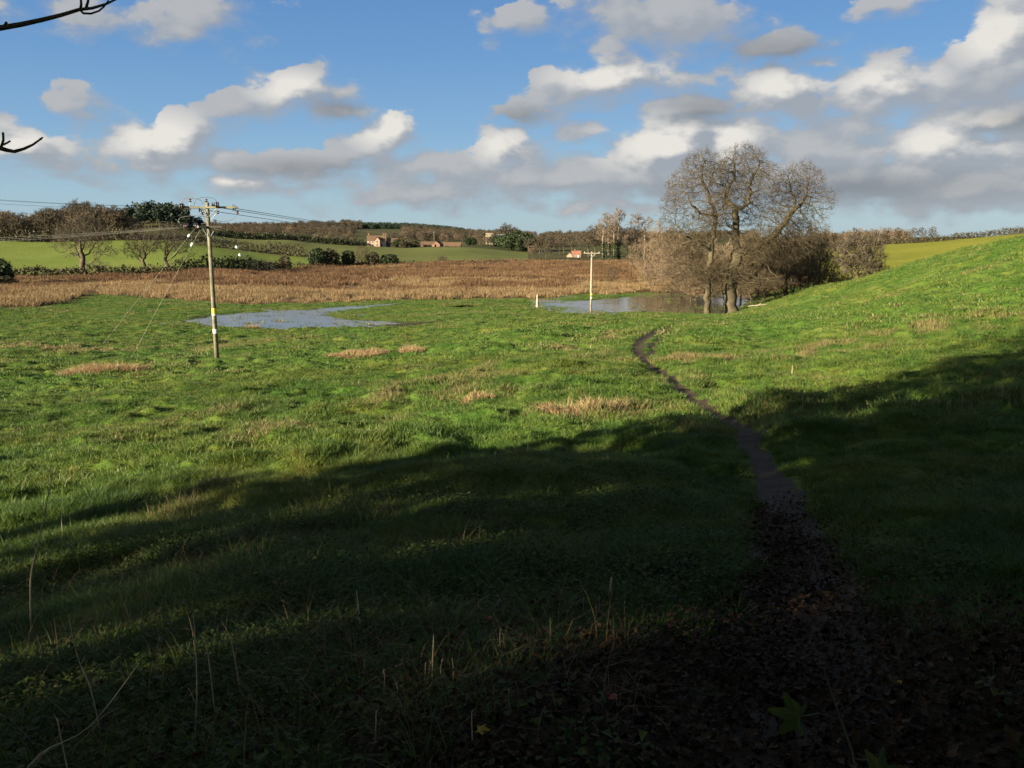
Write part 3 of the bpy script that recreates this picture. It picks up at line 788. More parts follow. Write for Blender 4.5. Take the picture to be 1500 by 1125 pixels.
def build_reeds():
    T = [blades_mesh('reed', 46, .9, .95, .055, .5, MAT['reed_tan'], 300 + k, segs=2) for k in range(4)]
    Bn = [blades_mesh('reed', 46, 1.1, 1.05, .075, .35, MAT['reed_brown'], 310 + k, segs=2) for k in range(4)]
    allp = T + Bn
    n = 60000
    Y = rng.uniform(96, 400, n) ; Y = 96 + (Y - 96) ** 1.0
    X = Y * rng.uniform(-.66, .40, n)
    keep0 = rng.uniform(size=n) < .35 + .65 * (150 / Y)
    X, Y = X[keep0], Y[keep0]
    px, py = project(X, Y, 0.0)
    mn = interp(MARSH_NEAR, px) + (fbm(X * .25, Y * .25, 3, 31) - .5) * 8; mf = interp(MARSH_FAR, px)
    b = base_h(X, Y)
    k = (py < mn) & (py > mf + .4) & (b < 1.6) & (px < 1185)
    for P_ in (POND1, POND2): k &= poly_sd(X, Y, P_) > 0
    # grassy gaps at the left
    gap = (blob(px, py, (120, 432), 38, 9) + blob(px, py, (515, 421), 30, 4) > .45) & (fbm(X * .3, Y * .3, 2, 91) > .3)
    k &= ~gap
    thin = fbm(X * .06, Y * .10, 3, 95)
    k &= ~((thin < .38) & (rng.uniform(size=len(X)) < .8))
    k &= rng.uniform(size=len(X)) < .25 + .75 * sstep(0, 5, mn - py + 6 * (fbm(X * .5, Y * .5, 3, 33) - .4))
    X, Y, px, py, mn, thin = X[k], Y[k], px[k], py[k], mn[k], thin[k]
    depth = mn - py
    tan = (depth + (fbm(X * .12, Y * .12, 3, 96) - .5) * 22 < np.where(px < 420, 24, 13)) | (fbm(X * .05, Y * .12, 2, 97) > .70) | (px > 930)
    pick = np.where(tan, 0, 4) + rng.integers(0, 4, len(X))
    s = (.15 + 1.35 * fbm(X * .10, Y * .10, 4, 98)) * rng.uniform(.75, 1.25, len(X)) * np.where(Y > 220, 1.15, 1)
    scatter('reeds', 'reddish brown and tan reeds filling the valley marsh', allp, np.stack([X, Y, H(X, Y)], 1), s, rng.uniform(0, 6.28, len(X)), pick)
build_reeds()

# ------------------------------------------------------------------ trees
def colonize(roots, attract, di, dk, step, iters, seed, jit=.18, up=0.0, maxch=3, leaders=()):
    """grow a branching skeleton from the chain 'roots' towards the attractor points"""
    q = np.random.default_rng(seed)
    P = [np.array(p, float) for p in roots]; par = [-1] + list(range(len(roots) - 1))
    ch = [1] * (len(roots) - 1) + [0]
    for ld in leaders:                     # limbs that leave the trunk at its nearest point
        k0 = int(np.linalg.norm(np.array(P) - np.array(ld[0]), axis=1).argmin()); ch[k0] += 1
        for p in ld[1:]:
            P.append(np.array(p, float)); par.append(k0); k0 = len(P) - 1; ch.append(1)
        ch[-1] = 0
    A = np.array(attract, float)
    nd = np.full(len(A), 1e9); ni = np.zeros(len(A), int)
    def upd(start):
        nonlocal nd, ni
        new = np.array(P[start:])
        for i in range(0, len(new), 400):
            d = np.linalg.norm(A[:, None] - new[None, i:i + 400], axis=2)
            j = d.argmin(1); m = d[np.arange(len(A)), j]
            k = m < nd; nd[k] = m[k]; ni[k] = j[k] + start + i
    upd(0)
    for it in range(iters):
        act = nd < di
        if not act.any(): break
        s = len(P)
        D = A[act] - np.array(P)[ni[act]]
        D /= np.linalg.norm(D, axis=1)[:, None] + 1e-9
        u, inv = np.unique(ni[act], return_inverse=True)
        S = np.zeros((len(u), 3)); np.add.at(S, inv, D)
        for k, node in enumerate(u):
            if ch[node] >= maxch: continue
            v = S[k]; v = v / (np.linalg.norm(v) + 1e-9) + q.normal(0, jit, 3); v[2] += up
            v /= np.linalg.norm(v)
            P.append(P[node] + v * step); par.append(int(node)); ch.append(0); ch[node] += 1
        if len(P) == s: break
        upd(s)
        keep = nd > dk
        A = A[keep]; nd = nd[keep]; ni = ni[keep]
        if not len(A): break
    return np.array(P), np.array(par)
def radii(P, par, tip, expo, rbase=None):
    n = len(P); acc = np.zeros(n); r = np.zeros(n)
    for i in range(n - 1, -1, -1):
        r[i] = max(tip, acc[i] ** (1 / expo))
        if par[i] >= 0: acc[par[i]] += r[i] ** expo
    if rbase:
        r = tip * (r / tip) ** (math.log(rbase / tip) / math.log(max(r[0] / tip, 1.5)))
    return r
def skeleton_mesh(P, par, r, thr, which):
    """tubes along the chains; which = 'thick' (r >= thr) or 'thin'"""
    n = len(P); kids = [[] for _ in range(n)]
    for i in range(1, n): kids[par[i]].append(i)
    V = []; F = []; nv = 0
    stack = [(0, None)]
    while stack:
        s, pre = stack.pop()
        chain = ([pre] if pre is not None else []) + [s]
        c = s
        while kids[c]:
            ks = sorted(kids[c], key=lambda k: -r[k])
            for k in ks[1:]: stack.append((k, c))
            c = ks[0]; chain.append(c)
        if which == 'thick': seq = [i for i in chain if r[i] >= thr]
        else: seq = [i for i in chain if r[i] < thr * 1.0]; seq = ([chain[len(chain) - len(seq) - 1]] if 0 < len(seq) < len(chain) else []) + seq
        if len(seq) < 2: continue
        first = pre is not None and seq[0] == pre
        rr = r[seq].copy()
        if first: rr[0] = min(rr[0], rr[1] * 1.25)
        k = 10 if rr.max() > .25 else 6 if rr.max() > .08 else 4 if rr.max() > .035 else 3
        pts = P[seq]; T = np.gradient(pts, axis=0); T /= np.linalg.norm(T, axis=1)[:, None] + 1e-9
        u = np.cross(T[0], (0, 0, 1) if abs(T[0][2]) < .9 else (1, 0, 0)); u /= np.linalg.norm(u)
        for i in range(len(seq)):
            u = u - T[i] * np.dot(u, T[i]); u /= np.linalg.norm(u) + 1e-9
            v = np.cross(T[i], u)
            a = np.arange(k) * 2 * np.pi / k
            wob = 1 + (.05 * np.sin(a * 2 + i * .5) + .04 * np.sin(a * 3 + i * .3) if k >= 6 else 0)
            V.append(pts[i] + (np.outer(np.cos(a) * wob, u) + np.outer(np.sin(a) * wob, v)) * rr[i])
        a = np.arange(k); b = (a + 1) % k
        for i in range(len(seq) - 1):
            o = nv + i * k
            F.append(np.stack([o + a, o + b, o + b + k, o + a + k], 1))
        nv += len(seq) * k
    if not V: return np.zeros((0, 3)), np.zeros((0, 4), int)
    return np.concatenate(V), np.concatenate(F)
def twigs(P, par, r, rthr, per, length, width, seed, spread=.8, up=.2, side=2):
    """fans of fine tapering twigs at the outer nodes"""
    q = np.random.default_rng(seed)
    sel = np.where((r < rthr) & (par >= 0))[0]
    D = P[sel] - P[par[sel]]; D /= np.linalg.norm(D, axis=1)[:, None] + 1e-9
    B = np.repeat(P[sel], per, 0) - np.repeat(D, per, 0) * q.uniform(0, .3, (len(sel) * per, 1)) * length
    d = np.repeat(D, per, 0) + q.normal(0, spread, B.shape); d[:, 2] += up; d /= np.linalg.norm(d, axis=1)[:, None]
    L = length * q.uniform(.5, 1.2, (len(B), 1))
    segs = [(B, d, L, width)]
    mid = B + d * L * q.uniform(.3, .7, (len(B), 1))
    for s in range(side):
        d2 = d + q.normal(0, .55, d.shape); d2 /= np.linalg.norm(d2, axis=1)[:, None]
        segs.append((mid, d2, L * .55, width * .7))
    V = []; 
    for b, dd, l, w in segs:
        sv = np.cross(dd, q.normal(0, 1, dd.shape)); sv /= np.linalg.norm(sv, axis=1)[:, None] + 1e-9
        bend = q.normal(0, .12, dd.shape) * l
        V.append(np.stack([b - sv * w * .5, b + sv * w * .5, b + dd * l * .5 + bend + sv * w * .35, b + dd * l * .5 + bend - sv * w * .35, b + dd * l], 1))
    V = np.concatenate(V); n = len(V); o = (np.arange(n) * 5)[:, None]
    return V.reshape(-1, 3), o + np.array([0, 1, 2, 3]), o + np.array([3, 2, 4])
def fill(ells, n, seed, hollow=.25):
    """points in a union of ellipsoids (cx, cy, cz, rx, ry, rz), fuller towards the outside"""
    q = np.random.default_rng(seed); out = []
    vol = np.array([e[3] * e[4] * e[5] for e in ells]); vol = vol / vol.sum()
    for e, f in zip(ells, vol):
        m = max(8, int(n * f))
        d = q.normal(0, 1, (m, 3)); d /= np.linalg.norm(d, axis=1)[:, None]
        rr = (hollow ** 3 + (1 - hollow ** 3) * q.uniform(0, 1, (m, 1))) ** (1 / 3)
        out.append(np.array(e[:3]) + d * rr * np.array(e[3:]))
    return np.concatenate(out)
def tree_meshes(name, roots, att, rbase, seed, step=.5, di=5, dk=.7, tip=.012, expo=2.3, thr=.3, per=4, tl=.7, tw=.03, trthr=.035, side=2, mat_b='bark', mat_t='twig', jit=.2, up=0, iters=90, spread=.8, flare=1.5, tup=.2, leaders=()):
    P, par = colonize(roots, att, di, dk, step, iters, seed, jit, up, 3, leaders)
    r = radii(P, par, tip, expo, rbase)
    z0 = P[0][2]
    low = (P[:, 2] - z0 < 1.2) & (r > rbase * .5)
    r = np.where(low, r * (1 + (flare - 1) * (1 - (P[:, 2] - z0) / 1.2).clip(0, 1) ** 2), r)
    V, F = skeleton_mesh(P, par, r, thr, 'thick')
    trunk = mesh_np(name + '_trunk', V, F, MAT[mat_b], smooth=True)
    V, F = skeleton_mesh(P, par, r, thr, 'thin')
    tv, tq, tt = twigs(P, par, r, trthr, per, tl, tw, seed + 1, spread, tup, side)
    o = len(V)
    Vc = np.concatenate([V, tv]) if o else tv
    mi = np.concatenate([np.zeros(len(F)), np.ones(len(tq)), np.ones(len(tt))])
    crown = mesh_np(name + '_crown', Vc, [F, tq + o, tt + o] if len(F) else [tq + o, tt + o], [MAT[mat_b], MAT[mat_t]], mi=mi if len(F) else np.ones(len(tq) + len(tt)))
    return trunk, crown
def make_tree(name, label, cat, meshes, loc, rz=0, sc=1, group=None):
    t = empty(name, loc, rz, sc); tag(t, label, cat, group)
    link('trunk', meshes[0], t); link('crown', meshes[1], t)
    return t
def cards(ells, n, size, seed, hollow=.75, squash=1):
    """leaf clumps spread through lumpy crown volumes"""
    q = np.random.default_rng(seed)
    C = fill(ells, n, seed, hollow); n = len(C)
    C = C + q.normal(0, size * .6, C.shape)
    nn = q.normal(0, 1, (n, 3)); nn /= np.linalg.norm(nn, axis=1)[:, None]
    u = np.cross(nn, q.normal(0, 1, (n, 3))); u /= np.linalg.norm(u, axis=1)[:, None]; v = np.cross(nn, u)
    s = size * q.uniform(.4, 1.2, (n, 1))
    a = u * s; b = v * s * .7
    V = np.stack([C - a, C - b * .8 + a * .1, C + a, C + b + a * .15], 1).reshape(-1, 3)
    return V, (np.arange(n) * 4)[:, None] + np.arange(4)

def stem_chain(pts, seed=0, step=.5, jit=.06):
    q = np.random.default_rng(seed); pts = [np.array(p, float) for p in pts]; out = [pts[0]]
    for a, b in zip(pts[:-1], pts[1:]):
        m = max(1, int(np.linalg.norm(b - a) / step))
        for k in range(1, m + 1): out.append(a + (b - a) * k / m + (q.normal(0, jit, 3) if k < m else 0))
    return out

# --- the oaks at the foot of the hill, drawn from pixel offsets at their own distance (1 px = 0.0826 m at 103 m)
S = 103 / 1250 * 1.0
def off(px, py, dy=0): return ((px) * S, dy, (py) * S)       # px right of the trunk, py above its foot
def E(px, py, rx, ry, dy=0, rd=None): return (px * S, dy, py * S, rx * S, (rd or rx) * S, ry * S)
def oaks():
    kw = dict(step=.36, di=5, per=3, tl=.85, tw=.028, trthr=.022, tip=.014, jit=.26, iters=170, expo=2.1, tup=.15, thr=.15)
    ch = lambda pts, sd: stem_chain([off(*p) for p in pts], sd, jit=.10)
    b = ground_spot(1072, 103)
    roots = ch([(0, -2), (-3, 40), (3, 86), (1, 115), (-1, 151)], 1)
    leaders = [ch([(-1, 151), (-14, 165, .5), (-11, 182, .5), (-3, 194, .6), (-2, 214, 1)], 2), ch([(-1, 148), (17, 160, -.5), (13, 180, -.8), (19, 198, -1), (27, 214, -1)], 3),
               ch([(3, 86), (22, 94, -.5), (42, 105, -.8), (60, 121, -.5), (80, 147, 0), (83, 166, 0), (78, 176, .3)], 4), ch([(80, 147), (98, 160, .5), (104, 178, 1)], 5),
               ch([(1, 118), (-18, 128, -2), (-26, 145, -3), (-30, 165, -3)], 6), ch([(0, 62), (-16, 66, -2), (-34, 58, -3)], 7), ch([(0, 55), (18, 58, 2), (40, 50, 3)], 8)]
    att = fill([E(8, 205, 37, 38), E(-22, 192, 28, 28, 2), E(36, 190, 22, 26, -2), E(0, 170, 34, 30, 0), E(25, 150, 28, 26, 2), E(-15, 135, 30, 28, 3), E(92, 188, 32, 32), E(66, 168, 22, 26, 1), E(122, 160, 17, 22, -1), E(90, 150, 34, 24, 1), E(50, 132, 28, 24, -1), E(112, 128, 22, 22, 0), E(20, 100, 32, 26, -3), E(-25, 62, 40, 18, -2), E(50, 88, 36, 22, 2), E(30, 50, 36, 14, -3), E(85, 100, 30, 24, 0)], 10500, 2, .1)
    m = tree_meshes('oak_centre', roots, att, .70, 3, dk=.42, leaders=leaders, **kw)
    make_tree('oak_tree', 'big bare oak with the thicker right-hand trunk of the pair beside the flood water', 'tree', m, b)
    b = ground_spot(1036, 101)
    roots = ch([(0, -2), (-1, 44), (2, 90), (7, 125, .5), (8, 140, .5), (0, 158, .8), (-4, 174, 1)], 11)
    leaders = [ch([(-4, 172), (-14, 184, 0), (-16, 200, 0), (-12, 214, 0)], 12), ch([(8, 138), (-18, 142, -1), (-36, 158, -2), (-46, 172, -2)], 13), ch([(2, 92), (-16, 100, -1), (-40, 112, -2), (-54, 128, -2)], 14), ch([(0, 60), (-14, 66, 1), (-30, 60, 2)], 15)]
    att = fill([E(-14, 204, 32, 27), E(-38, 176, 28, 28, 1), E(-56, 142, 22, 26, -1), E(-44, 105, 28, 24, 1), E(0, 150, 24, 26, -2), E(-18, 130, 30, 28, -2), E(-8, 85, 28, 22, 2), E(-28, 60, 36, 18, 0), E(-48, 36, 24, 9, 0), E(10, 60, 26, 16, 2)], 5600, 5, .1)
    m = tree_meshes('oak_left', roots, att, .36, 6, dk=.43, leaders=leaders, flare=1.3, **kw)
    make_tree('oak_tree', 'bare oak with the thinner left-hand trunk of the pair beside the flood water', 'tree', m, b)
    b = ground_spot(1152, 114)
    roots = ch([(0, -4), (-3, 25), (4, 50), (2, 70)], 7)
    att = fill([E(8, 100, 36, 30), E(-22, 80, 30, 28, 2), E(36, 85, 24, 28, -2), E(0, 60, 40, 26, 1)], 2600, 8, .15)
    m = tree_meshes('small_oak', roots, att, .30, 9, dk=.46, **kw)
    make_tree('scrub_oak', 'lower bare tree in the scrub under the right-hand limb of the big oak', 'tree', m, b)
oaks()

def bush_meshes(name, w, h, seed, mat='twig', stems=7, n=420, dens=5, tw=.04, tl=.8):
    q = np.random.default_rng(seed)
    att = fill([(0, 0, h * .55, w * .5, w * .5, h * .45)] + [(q.uniform(-.3, .3) * w, q.uniform(-.3, .3) * w, h * q.uniform(.4, .8), w * .26, w * .26, h * .25) for _ in range(5)], n, seed, .2)
    att = att[att[:, 2] > .15]
    roots = [(0, 0, -.1), (0, 0, .12 * h)]
    P, par = colonize(roots, att, h * .9, .45 * h / 4, h * .09, 40, seed, .22, .05, 5)
    r = radii(P, par, .014, 2.3, .05 + .012 * h)
    V, F = skeleton_mesh(P, par, r, .045, 'thick'); trunk = mesh_np(name + '_stems', V, F, MAT['bark'])
    V, F = skeleton_mesh(P, par, r, .045, 'thin')
    tv, tq, tt = twigs(P, par, r, .03, dens, tl, tw, seed + 1, .7, .35, 2)
    o = len(V)
    crown = mesh_np(name + '_crown', np.concatenate([V, tv]), [F, tq + o, tt + o], [MAT['bark'], MAT[mat]], mi=np.concatenate([np.zeros(len(F)), np.ones(len(tq) + len(tt))]))
    return trunk, crown
BUSH = [bush_meshes('thicket_%d' % k, 5.5, 4.6, 400 + k, m_, n=420, dens=5) for k, m_ in enumerate(['twig', 'twig_red', 'twig_dark'])]
BUSH.append(bush_meshes('hawthorn', 5.5, 4.6, 431, 'twig_dark', n=700, dens=8, tw=.055))
BUSH.append(bush_meshes('thin_bush', 4.5, 4.2, 409, 'twig', n=260, dens=4, tw=.03))
def make_bush(name, label, cat, kind, px, Y, w, h, group=None, dz=-.1, rz=None):
    loc = ground_spot(px, Y); loc.z += dz
    t = empty(name, loc, random.uniform(0, 6.28) if rz is None else rz, (w / 5.5, w / 5.5, h / 4.6)); tag(t, label, cat, group)
    link('stem', BUSH[kind][0], t); link('crown', BUSH[kind][1], t)
    return t
random.seed(5)
for (px, Y, w, h, kd) in [(1100,112,7,6.5,0),(1120,118,7,8.5,0),(1150,120,8,9,1),(1172,121,8,9.5,2),(1190,122,7,8,2),(1203,121,5,6,1),(1135,110,6,4.5,2),(1162,111,6,4.5,0),(1185,112,5,4.2,2),(1060,122,8,7.5,0),(1085,128,9,9.5,1),(1040,126,8,7,0),(1110,132,9,10,2),(1012,124,6,5.5,1)]:
    make_bush('scrub_bush', 'leafless brown scrub massed under and behind the oaks', 'bush', kd, px, Y, w, h, 'scrub bushes around the oaks')
for (px, Y, w, h, kd) in [(985,165,8,9,1),(965,175,8,10,1),(1000,170,9,8,0),(948,185,8,9,1),(972,200,9,13,1),(1010,190,10,10,0),(1030,180,9,9,1),(992,150,7,5,1),(958,160,6,5,1)]:
    make_bush('willow_bush', 'orange brown willow scrub at the marsh edge left of the oaks', 'bush', kd, px, Y, w, h, 'willow scrub by the marsh')
random.seed(6)
make_bush('hawthorn_bush', 'dark leafless hawthorn standing alone behind the crest of the green hill', 'bush', 3, 1258, 103, 6.0, 6.2, rz=.4, dz=-.3)
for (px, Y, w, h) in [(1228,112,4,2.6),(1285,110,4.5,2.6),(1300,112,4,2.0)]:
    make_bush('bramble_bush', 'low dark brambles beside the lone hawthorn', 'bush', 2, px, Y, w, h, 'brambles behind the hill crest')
make_bush('marsh_bush', 'rounded grey green bush in the reeds right of the small pole', 'bush', 4, 896, 172, 4.2, 4.2, rz=1)

# --- field oaks at the left
def field_oak(px, Y, ells, roots, rb, seed, label, n=700, tl=1.0, tw=.06):
    b = ground_spot(px, Y); s = Y / 1250
    e = [(a * s, dy, h * s, rx * s, rx * s, rz_ * s) for (a, h, rx, rz_, dy) in ells]
    rt = stem_chain([(a * s, 0, h * s) for a, h in roots], seed, .6)
    m = tree_meshes('field_oak_%d' % seed, rt, fill(e, int(n * 2.4), seed, .15), rb * .85, seed, step=.55, di=6, dk=.68, thr=.14, per=3, tl=tl, tw=tw, trthr=.036, tip=.016, jit=.32, iters=100, expo=2.1, mat_t='twig_dark', mat_b='bark_dark')
    make_tree('oak_tree', label, 'tree', m, b)
field_oak(123, 212, [(0, 62, 34, 26, 0), (-24, 52, 20, 18, 2), (26, 50, 26, 18, -2), (-36, 42, 14, 12, 1), (36, 32, 22, 8, 0), (8, 82, 20, 12, 2), (28, 14, 16, 6, -2), (-18, 30, 14, 8, 1)], [(0, -1), (-2, 10), (0, 20)], .78, 31, 'gnarled spreading bare oak standing before the lime green field', 900)
field_oak(211, 214, [(0, 44, 24, 20, 0), (-18, 34, 16, 14, 2), (16, 42, 16, 14, -2), (0, 62, 16, 10, 0)], [(0, -1), (2, 10), (-1, 18)], .5, 32, 'middle of the three bare field oaks with a short dark trunk', 520)
field_oak(249, 216, [(0, 46, 24, 18, 0), (-14, 50, 16, 14, 2), (18, 42, 18, 16, -2), (4, 62, 18, 9, 0), (24, 26, 12, 12, 1)], [(0, -1), (-3, 9), (-6, 17)], .55, 33, 'rightmost bare field oak leaning over the dark hedge left of the tall pole', 560)

# --- generic bare trees for the woods
WOOD = []
for k, (mt, hh, ww) in enumerate([('twig_dark', 12.5, 9), ('twig', 13.5, 8.5), ('twig_red', 12, 8), ('twig_dark', 14.5, 10)]):
    q = np.random.default_rng(500 + k)
    e = [(0, 0, hh * .62, ww * .42, ww * .42, hh * .34)] + [(q.uniform(-.28, .28) * ww, q.uniform(-.28, .28) * ww, hh * q.uniform(.4, .85), ww * .24, ww * .24, hh * .15) for _ in range(6)]
    WOOD.append(tree_meshes('wood_tree_%d' % k, stem_chain([(0, 0, -.6), (.1, 0, hh * .2), (0, .1, hh * .3)], k), fill(e, 330, k + 50, .2), .26, 510 + k, step=.75, di=6, dk=1.1, thr=.12, per=5, tl=1.5, tw=.13, trthr=.06, tip=.03, jit=.2, iters=50, mat_t=mt, expo=2.1, spread=.7))
def plant(name, label, cat, mesh_pair, px, Y, h, hh, w=1.0, group=None, sink=0.0):
    loc = ground_spot(px, Y); loc.z -= sink
    s = h / hh
    return make_tree(name, label, cat, mesh_pair, loc, random.uniform(0, 6.28), (s * w, s * w, s), group)
HH = [12.5, 13.5, 12, 14.5]
# wood beyond the lime field
edge = [(-60, 9), (-30, 10), (0, 11), (12, 10), (26, 10), (40, 11), (54, 12), (68, 13), (82, 13), (96, 14), (112, 15), (128, 15), (142, 14), (156, 13), (170, 12), (182, 10), (196, 9)]
for i, (px, h) in enumerate(edge):
    for row in range(3):
        k = (i + row * 2) % 4
        plant('woodland_tree', 'bare brown tree of the wood beyond the lime green field', 'tree', WOOD[k], px + row * 5 + random.uniform(-4, 4), 338 + row * 9 + random.uniform(-3, 3), h * random.uniform(.85, 1.05), HH[k], 1.15, 'trees of the bare wood at the left')
# pines
def conifer_mesh(name, h, w, seed, lumps=7):
    q = np.random.default_rng(seed)
    mb = MB(); mb.tube([(0, 0, -.5), (.05, 0, h * .5), (0, 0, h * .92)], [.22, .16, .05], 6)
    V, F = [], []
    ells = [(q.uniform(-.22, .22) * w, q.uniform(-.22, .22) * w, h * z, w * (.42 - .26 * max(0, z - .6) / .4) * q.uniform(.8, 1.1), w * .4 * (1.1 - z * .6), h * .10) for z in np.linspace(.42, .92, lumps)]
    cv, cf = cards(ells, 620, .55, seed, .5)
    me_t = bpy.data.meshes.new(name + '_trunk'); me_t.from_pydata(np.concatenate(mb.V).tolist(), [], mb.F); me_t.materials.append(MAT['bark'])
    return me_t, mesh_np(name + '_crown', cv, cf, MAT['conifer'])
PINE = [conifer_mesh('pine_%d' % k, 12, 7, 600 + k) for k in range(3)]
for px in range(176, 300, 7):
    for row in range(3):
        Y = 446 + row * 22 + random.uniform(-6, 6)
        t = (px - 232) / 58
        top = 301 + 12 * t * t + (8 if px > 280 else 0)
        zt = at(px, top, 500).z - gz(*ground_spot(px, Y)[:2])
        plant('pine_tree', 'dark pine on the round hill behind the bare wood', 'tree', PINE[(px + row) % 3], px + random.uniform(-3, 3), Y, max(6, min(zt, 15)) * random.uniform(.9, 1.04), 12, 1.1, 'dark pines on the round hill')

# --- evergreen bushes, hedges and shrubs (leafy)
def leafy_meshes(name, seed, w=5, h=5, n=1500, size=.32, mat='evergreen'):
    q = np.random.default_rng(seed)
    ells = [(0, 0, h * .5, w * .38, w * .38, h * .45)] + [(q.uniform(-.35, .35) * w, q.uniform(-.35, .35) * w, h * q.uniform(.2, .8), w * .22, w * .22, h * .2) for _ in range(7)]
    V, F = cards(ells, n, size, seed, .7); V[:, 2] = np.abs(V[:, 2])
    mb = MB(); mb.tube([(0, 0, -.4), (.05, 0, h * .3), (0, 0, h * .6)], [.2, .15, .06], 6)
    t = bpy.data.meshes.new(name + '_stem'); t.from_pydata(np.concatenate(mb.V).tolist(), [], mb.F); t.materials.append(MAT['bark'])
    return t, mesh_np(name, V, F, MAT[mat])
LEAFY = [leafy_meshes('evergreen_bush', 700), leafy_meshes('evergreen_bush', 701), leafy_meshes('ivy_bush', 702, mat='hedge'), leafy_meshes('dense_evergreen', 703, n=2400, size=.28)]
def leafy(name, label, cat, k, px, Y, w, h, group=None, dz=-.2):
    loc = ground_spot(px, Y); loc.z += dz
    t = empty(name, loc, random.uniform(0, 6.28), (w / 5, w / 5, h / 5)); tag(t, label, cat, group)
    link('stem', LEAFY[k][0], t); link('foliage', LEAFY[k][1], t); return t
leafy('holly_bush', 'dark green holly cut by the left edge beyond the reeds', 'bush', 3, 0, 176, 5.6, 5.6)
leafy('holly_bush', 'low dark bush at the foot of the holly at the left edge', 'bush', 2, 6, 172, 5.5, 2.2)
leafy('ivy_bush', 'biggest dark ivy-clad bush between the far field and the marsh', 'bush', 0, 466, 276, 6.2, 6.2)
leafy('ivy_bush', 'paler right half of the biggest bush at the far field edge', 'bush', 2, 484, 278, 5.2, 6.0)
leafy('ivy_bush', 'small round bush left of the biggest ivy bush', 'bush', 2, 418, 268, 3.6, 4.0)
leafy('ivy_bush', 'rounded dark evergreen right of the biggest ivy bush', 'bush', 0, 511, 282, 4.8, 5.4)
make_bush('thorn_bush', 'open brown thorn between the dark bushes of the marsh edge', 'bush', 4, 530, 288, 8, 7.5)
leafy('ivy_bush', 'dark reddish bush right of the open thorn', 'bush', 2, 547, 286, 4.6, 4.8)
leafy('ivy_bush', 'rightmost dark bush of the row at the marsh edge', 'bush', 0, 570, 288, 6.6, 4.2)
make_bush('thorn_bush', 'small lone thorn in front of the long dull green field', 'bush', 2, 648, 310, 4, 3.0)
def strip(name, label, pts, w, h, seed, mat='hedge', n_per_m=9, size=.35, cat='hedge', dz=-.1, uneven=.5):
    """a hedge following the ground along pixel/distance points"""
    q = np.random.default_rng(seed)
    P3 = [ground_spot(*p) for p in pts]; V = []; tot = 0
    C = []; 
    for a, b in zip(P3[:-1], P3[1:]):
        L = (b - a).length; m = max(2, int(L / 1.5))
        for i in range(m):
            c = a.lerp(b, i / m); hh = h * (1 - uneven / 2 + uneven * q.uniform())
            C.append((c.x, c.y, gz(c.x, c.y) + hh * .42 + dz, 1.3, w * .5, hh * .55))
    Ltot = sum((b - a).length for a, b in zip(P3[:-1], P3[1:]))
    o3 = P3[0].copy()
    C = [(c[0] - o3.x, c[1] - o3.y, c[2] - o3.z, *c[3:]) for c in C]
    v, f = cards(C, int(Ltot * n_per_m * (h + 1)), size, seed, .5)
    o = link(name, mesh_np(name, v, f, MAT[mat]), loc=o3); tag(o, label, cat); return o
strip('hedge', 'dark scrubby hedge right of the field oaks behind the pole', [(262, 218), (300, 222), (340, 224), (372, 232)], 4, 3.4, 801, n_per_m=22)
strip('hedge', 'low dark hedge bank under the three field oaks', [(-40, 205), (30, 206), (90, 208), (160, 209), (262, 212)], 3, 2.4, 802, n_per_m=22)
strip('hedge', 'dark low hedge between pole hedge and the bushes', [(372, 236), (400, 246), (425, 258)], 3.5, 3.0, 803, n_per_m=20)
strip('hedge', 'thick hedge dividing the lime field from the field above it', [(285, 320), (340, 320), (400, 322), (452, 318)], 4, 4.2, 804, n_per_m=16)
strip('hedge', 'long dark hedge along the top of the dull green field', [(300, 440), (370, 450), (430, 462), (490, 470), (535, 480)], 4, 3.5, 805, n_per_m=12, size=.5, mat='evergreen')
strip('hedge', 'thin hedge line along the foot of the lime field beside the wood', [(-60, 332), (60, 333), (150, 333), (210, 331)], 5, 4.5, 806, n_per_m=16, size=.5)
strip('hedge', 'clipped hedge along the crest of the yellow green field', [(1200, 302), (1270, 296), (1340, 289), (1400, 283), (1460, 274), (1540, 262)], 3, 2.3, 807, n_per_m=34, size=.26, uneven=.25)
strip('hedge', 'low rough edge where the dull green field meets the marsh', [(590, 306), (660, 312), (720, 322), (780, 340), (900, 350)], 2, 1.1, 808, n_per_m=7, size=.35)
strip('hedge', 'dark brambly strip added for the hill shade in the dip below the yellow green field', [(1205, 128), (1240, 126), (1290, 122), (1330, 118)], 3, 2.6, 810, n_per_m=40, size=.22, mat='hedge')  # dark leaves stand in for the shadow the hill casts on the field
strip('hedge', 'dark hedge foot between marsh edge bushes', [(435, 266), (500, 284), (590, 296)], 2.5, 1.6, 809, n_per_m=12)
for px in range(1195, 1325, 8):
    k = (px // 8) % 4
    plant('roadside_tree', 'slender bare tree in the line behind the yellow green field', 'tree', WOOD[2 if k % 2 else 1], px + random.uniform(-2, 2), 312 + random.uniform(0, 12), random.uniform(5.2, 7.4), HH[2 if k % 2 else 1], 1.0, 'bare trees behind the yellow green field')
for px in (1336, 1350, 1364):
    plant('roadside_tree', 'pale bare tree just right of the brown line above the yellow green field', 'tree', WOOD[1], px, 308, 5.4, 13.5, 1.2, 'pale trees above the yellow green field')

